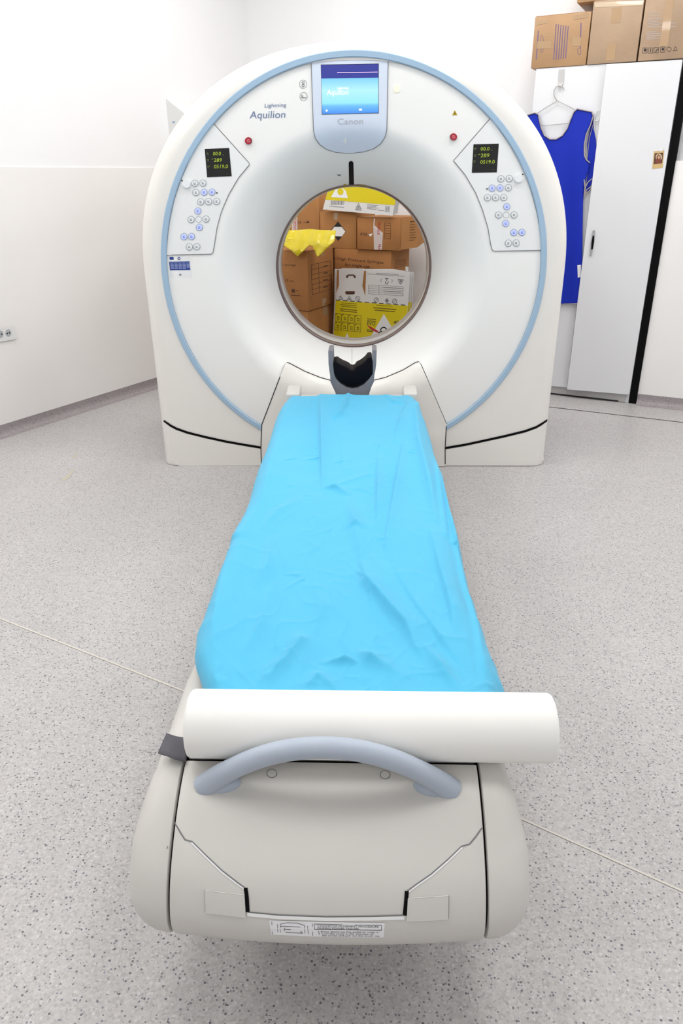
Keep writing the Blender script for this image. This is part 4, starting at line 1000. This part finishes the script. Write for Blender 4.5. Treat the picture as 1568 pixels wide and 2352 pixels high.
# upper pack, resting on the diamond and FRAGILE boxes
TG = TC - .03
for k in range(3, 0, -1):
    dx = 3.2*k
    gk, _, gv = sheet_carton(('flattened white carton just behind the carton with the arrows symbol', 'second flattened white carton behind the carton with the arrows symbol', 'rearmost flattened white carton of the pack on the boxes')[k-1], [(741+dx*1.4, 481-k*.6), (901+dx*1.1, 495.5-k*1.6), (909+dx, 455-k*.6), (913+dx, 425), (760+dx, 410)], TG+.012*k, .006, WCARD)
    patch('yellow_print', [(747+dx, 452), (905+dx, 467-k*.6), (908+dx, 455), (912+dx, 427), (762+dx, 412)], gv, .0008, YCARD, gk)
ga, _, gav = sheet_carton('yellow and white flattened carton with arrows symbol lying on the boxes', [(741, 481), (901, 495.5), (909, 455), (913, 425), (760, 410)], TG, .008, WCARD)
patch('yellow_print', [(747, 458.5), (906, 471.5), (908.5, 455), (912, 427), (761, 412)], gav, .0008, YCARD, ga)
patch('triangle_print', [(760, 453), (799, 455), (794, 438), (782, 428), (774, 428)], gav, .0014, WHITEP, ga)
patch('triangle_dot', disc_poly(782, 440, 7, 8, 18), gav, .002, YCARD, ga)
quads_px('print', [line_quad((761+k*2.6, 461), (760.5+k*2.6, 470.5), 1.1 if k % 3 else 1.7) for k in range(12)] + [line_quad((756, 473.5), (790, 476), 1.2)] + [line_quad((816, 481.5), (830, 482.5), 2.2), line_quad((817, 478.5), (823, 467), 1.2), line_quad((823, 467), (829, 479.5), 1.2), line_quad((817, 478.5), (829, 479.5), 1.2), disc_poly(823, 475, 2.4, 2.6, 8)] + [line_quad((843, 470+3*k), (868-(k % 2)*4, 472+3*k), 1.0) for k in range(4)] + [line_quad((885, 473), (895, 473.8), .8), line_quad((895, 473.8), (893.5, 487), .8), line_quad((893.5, 487), (884, 486), .8), line_quad((884, 486), (885, 473), .8), line_quad((888.5, 475), (887.5, 484.5), 1.6), line_quad((892, 475.3), (891, 485), 1.6), line_quad((867, 482.5), (881, 483.6), 1.2)], gav, .0008, INKG, ga)
# lower pack standing on the floor in front of the syringe box
TH = TC - .09
zfl = lambda u, t: (u, 0)
def bottom_px(u, t):                                      # pixel row where the plane t meets the floor under column u
    lo, hi = 700, 1400
    for _ in range(40):
        mid = (lo+hi)/2
        if at_plane(u, mid, RS(0, t), NR).z > .002: lo = mid
        else: hi = mid
    return (u, lo)
for k in range(2, 0, -1):
    t = TH + .014*k; o = 4*k
    hk, _, hv = sheet_carton('white and yellow flattened carton standing %s the biohazard carton' % ('directly behind', 'second behind')[k-1], [(766+o*.4, 690), (768, 617+k), (900, 616+k*2), (941+o, 624+k), (938+o, 690), bottom_px(928+o, t), bottom_px(760, t)], t, .006, WCARD)
    patch('yellow_print', [(770, 700), (938+o, 694), (930+o, 800), (768, 800)], hv, .0008, YCARD, hk)
    if k == 1: patch('flap_tab', [(931, 612), (938, 613), (938, 623), (931, 622)], hv, .001, WCARD, hk)
hh, hb, hvv = sheet_carton('yellow and white flattened biohazard carton with EVO print standing behind the scanner', [bottom_px(756, TH), (767, 775), (771, 689), (772, 672), (778, 655), (778, 619), (786, 616), (835, 617.5), (836, 622), (840, 622), (941, 625), (939, 660), (936, 703), (930, 775), bottom_px(920, TH)], TH, .007, WCARD)
patch('yellow_print', [(771, 690), (936.5, 702.5), (932, 750), (928, 790), (920, 850), (760, 850), (765, 790)], hvv, .0008, YCARD, hh)
patch('cut_edge', [(836, 622), (840.5, 622.5), (838.5, 680), (832, 657), (834, 640)], hvv, .0008, CARD, hh)
patch('cut_edge', [(772.5, 672), (778, 655), (778, 619), (774, 621), (773, 640)], hvv, .0008, CARD, hh)
patch('handle_hole', [(793.5, 669), (814, 669), (815, 672.5), (813, 676), (795, 676), (792.5, 672.5)], hvv, .0010, INKBR, hh)
patch('handle_slot', [(795, 633), (800, 630.5), (812, 630.5), (817, 634), (816, 638.5), (813, 638), (811, 633), (800, 633), (798.5, 638.5), (795, 637.5)], hvv, .0010, INKBR, hh)
def tri(u, v, r, w_): 
    a, b_, c = (u, v-r), (u+r*.95, v+r*.7), (u-r*.95, v+r*.7)
    return [line_quad(a, b_, w_), line_quad(b_, c, w_), line_quad(c, a, w_)]
for nm_, qs_ in (
    ('print_symbol', tri(782.5, 684, 5, 1) + [line_quad((778, 680), (788, 688), 1)]),
    ('print_symbol', tri(802, 685, 5.5, 1.2) + [disc_poly(802, 686, 2, 2, 8)]),
    ('print_symbol', ring_quads(821.5, 686, 5, 1.2, 18, 5.4) + [line_quad((818, 682), (825, 690), 1.2)]),
    ('print_symbol', ring_quads(864, 689, 5, 1.2, 18, 5.4) + [line_quad((861, 693), (867.5, 685), 1.2)]),
    ('print_symbol', ring_quads(906, 692, 5, 1.2, 18, 5.4) + [line_quad((902.5, 696), (909, 688), 1.2)]),
    ('print_symbol', [[(883.5, 690), (888.5, 684.5), (893, 691), (888, 696)]]),
    ('print_line', [line_quad((844, 629), (928, 634.5), .8)]), ('print_line', [line_quad((864, 627.5), (915, 630.5), 1.0)]),
    ('print_bracket', [line_quad((876, 640), (874, 644), 1), line_quad((874, 644), (876, 648), 1)]),
    ('print_bracket', [line_quad((899, 641), (901, 645), 1), line_quad((901, 645), (899, 649), 1)]),
    ('print_symbol', [line_quad((884, 639.5), (892, 640), 2.2), line_quad((888, 640), (888, 646), 1.4), line_quad((884.5, 646), (885.5, 651.5), 1.8), line_quad((885.5, 651.5), (890, 652), 1.8), line_quad((890, 652), (891.3, 646.5), 1.8)]),
    ('print_symbol', [line_quad((914, 641.5), (926, 642.5), 1.6), line_quad((926, 642.5), (919.5, 653), 1.6), line_quad((919.5, 653), (914, 641.5), 1.6), disc_poly(920, 645.5, 2.4, 2.6, 8)]),
    ('print_table', [line_quad((846, 654+4.1*k), (926, 658.5+4.2*k), .6) for k in range(6)] + [line_quad((846, 654), (846, 675), .6), line_quad((870, 655.5), (870, 676), .6), line_quad((926, 658.5), (925, 680), .6)]),
    ('print_line', [line_quad((880, 660), (922, 662.5), 1.2)]), ('print_line', [line_quad((880, 668.4), (922, 670.9), 1.2)])):
    quads_px(nm_, qs_, hvv, .0008, INKG, hh)
for k in range(10): quads_px('perforation', [line_quad((771+16.6*k, 689+1.23*k), (781+16.6*k, 689.8+1.23*k), 1.6)], hvv, .0014, INK, hh)
OLIVE = mat('print_olive', (132, 112, 10), .6)
for q_ in [line_quad((784-(k % 2)*4, 695.5+4*k), (820-(k % 2)*2, 698+4*k), 1.3) for k in range(3)] + [line_quad((781, 709+4.5*k), (820, 713+4.5*k), 2.2) for k in range(2)] + [line_quad((864, 700.5), (900, 703.5), 1.2), line_quad((857, 706.5), (910, 711), 2.2), line_quad((860, 712), (907, 716), 2.2)]:
    quads_px('print_line', [q_], hvv, .0014, OLIVE, hh)
grid = []
for r in range(2):
    for c in range(4):
        u, v = 770+15.2*c-.6*r, 719.5+1.4*c+20*r
        grid += [line_quad((u, v), (u+13.5, v+1.2), .8), line_quad((u+13.5, v+1.2), (u+13, v+19), .8), line_quad((u+13, v+19), (u-.5, v+17.5), .8), line_quad((u-.5, v+17.5), (u, v), .8), disc_poly(u+2.2, v+2, 1.2, 1.4, 8), line_quad((u+4, v+7), (u+9, v+8), 1.4), line_quad((u+5, v+8), (u+5, v+13), 1), line_quad((u+9, v+8), (u+9, v+13), 1), line_quad((u+4, v+13.5), (u+10, v+14), 1.2)]
quads_px('pictogram_grid', grid, hvv, .0014, mat('print_dark_olive', (92, 78, 14), .6), hh)
patch('triangle_print', [(881.5, 721), (902, 755), (925, 795), (840, 795), (850, 775)], hvv, .0012, WHITEP, hh)
patch('triangle_print', [(797, 765), (806, 785), (788, 785)], hvv, .0012, WHITEP, hh)
lettering('carton_lettering', [('EVO', (843, 746), (861.5, 748), 7.6, 0), ('40', (903, 744), (915, 744.5), 8, .12)], hvv, .0016, INK, hh)
quads_px('small_print', [line_quad((843, 732), (863, 734), 1.5), line_quad((843, 736.5), (863, 738.5), 1.5), line_quad((842, 757), (857, 759), 1.4), line_quad((842, 760.5), (857, 762), 1.4)], hvv, .0014, INKBR, hh)
patch('red_marker', [(843, 746.5), (849, 749), (866, 758.5), (871, 764), (864, 763), (850, 755)], hvv, .002, FRAGR, hh)
hz = []
for a0_ in (-90, 30, 150):
    for k in range(8):
        a = math.radians(a0_ + 40 + 280*k/8 - 140 - 0); b_ = math.radians(a0_ + 40 + 280*(k+1)/8 - 140)
        cx_, cy_ = 881 + 6.5*math.cos(math.radians(a0_)), 765 + 6.5*math.sin(math.radians(a0_))
        hz.append(line_quad((cx_+7*math.cos(a), cy_+7*math.sin(a)), (cx_+7*math.cos(b_), cy_+7*math.sin(b_)), 2.4))
quads_px('biohazard_symbol', hz + [disc_poly(881, 765, 2.5, 2.5, 10)], hvv, .002, INK, hh)
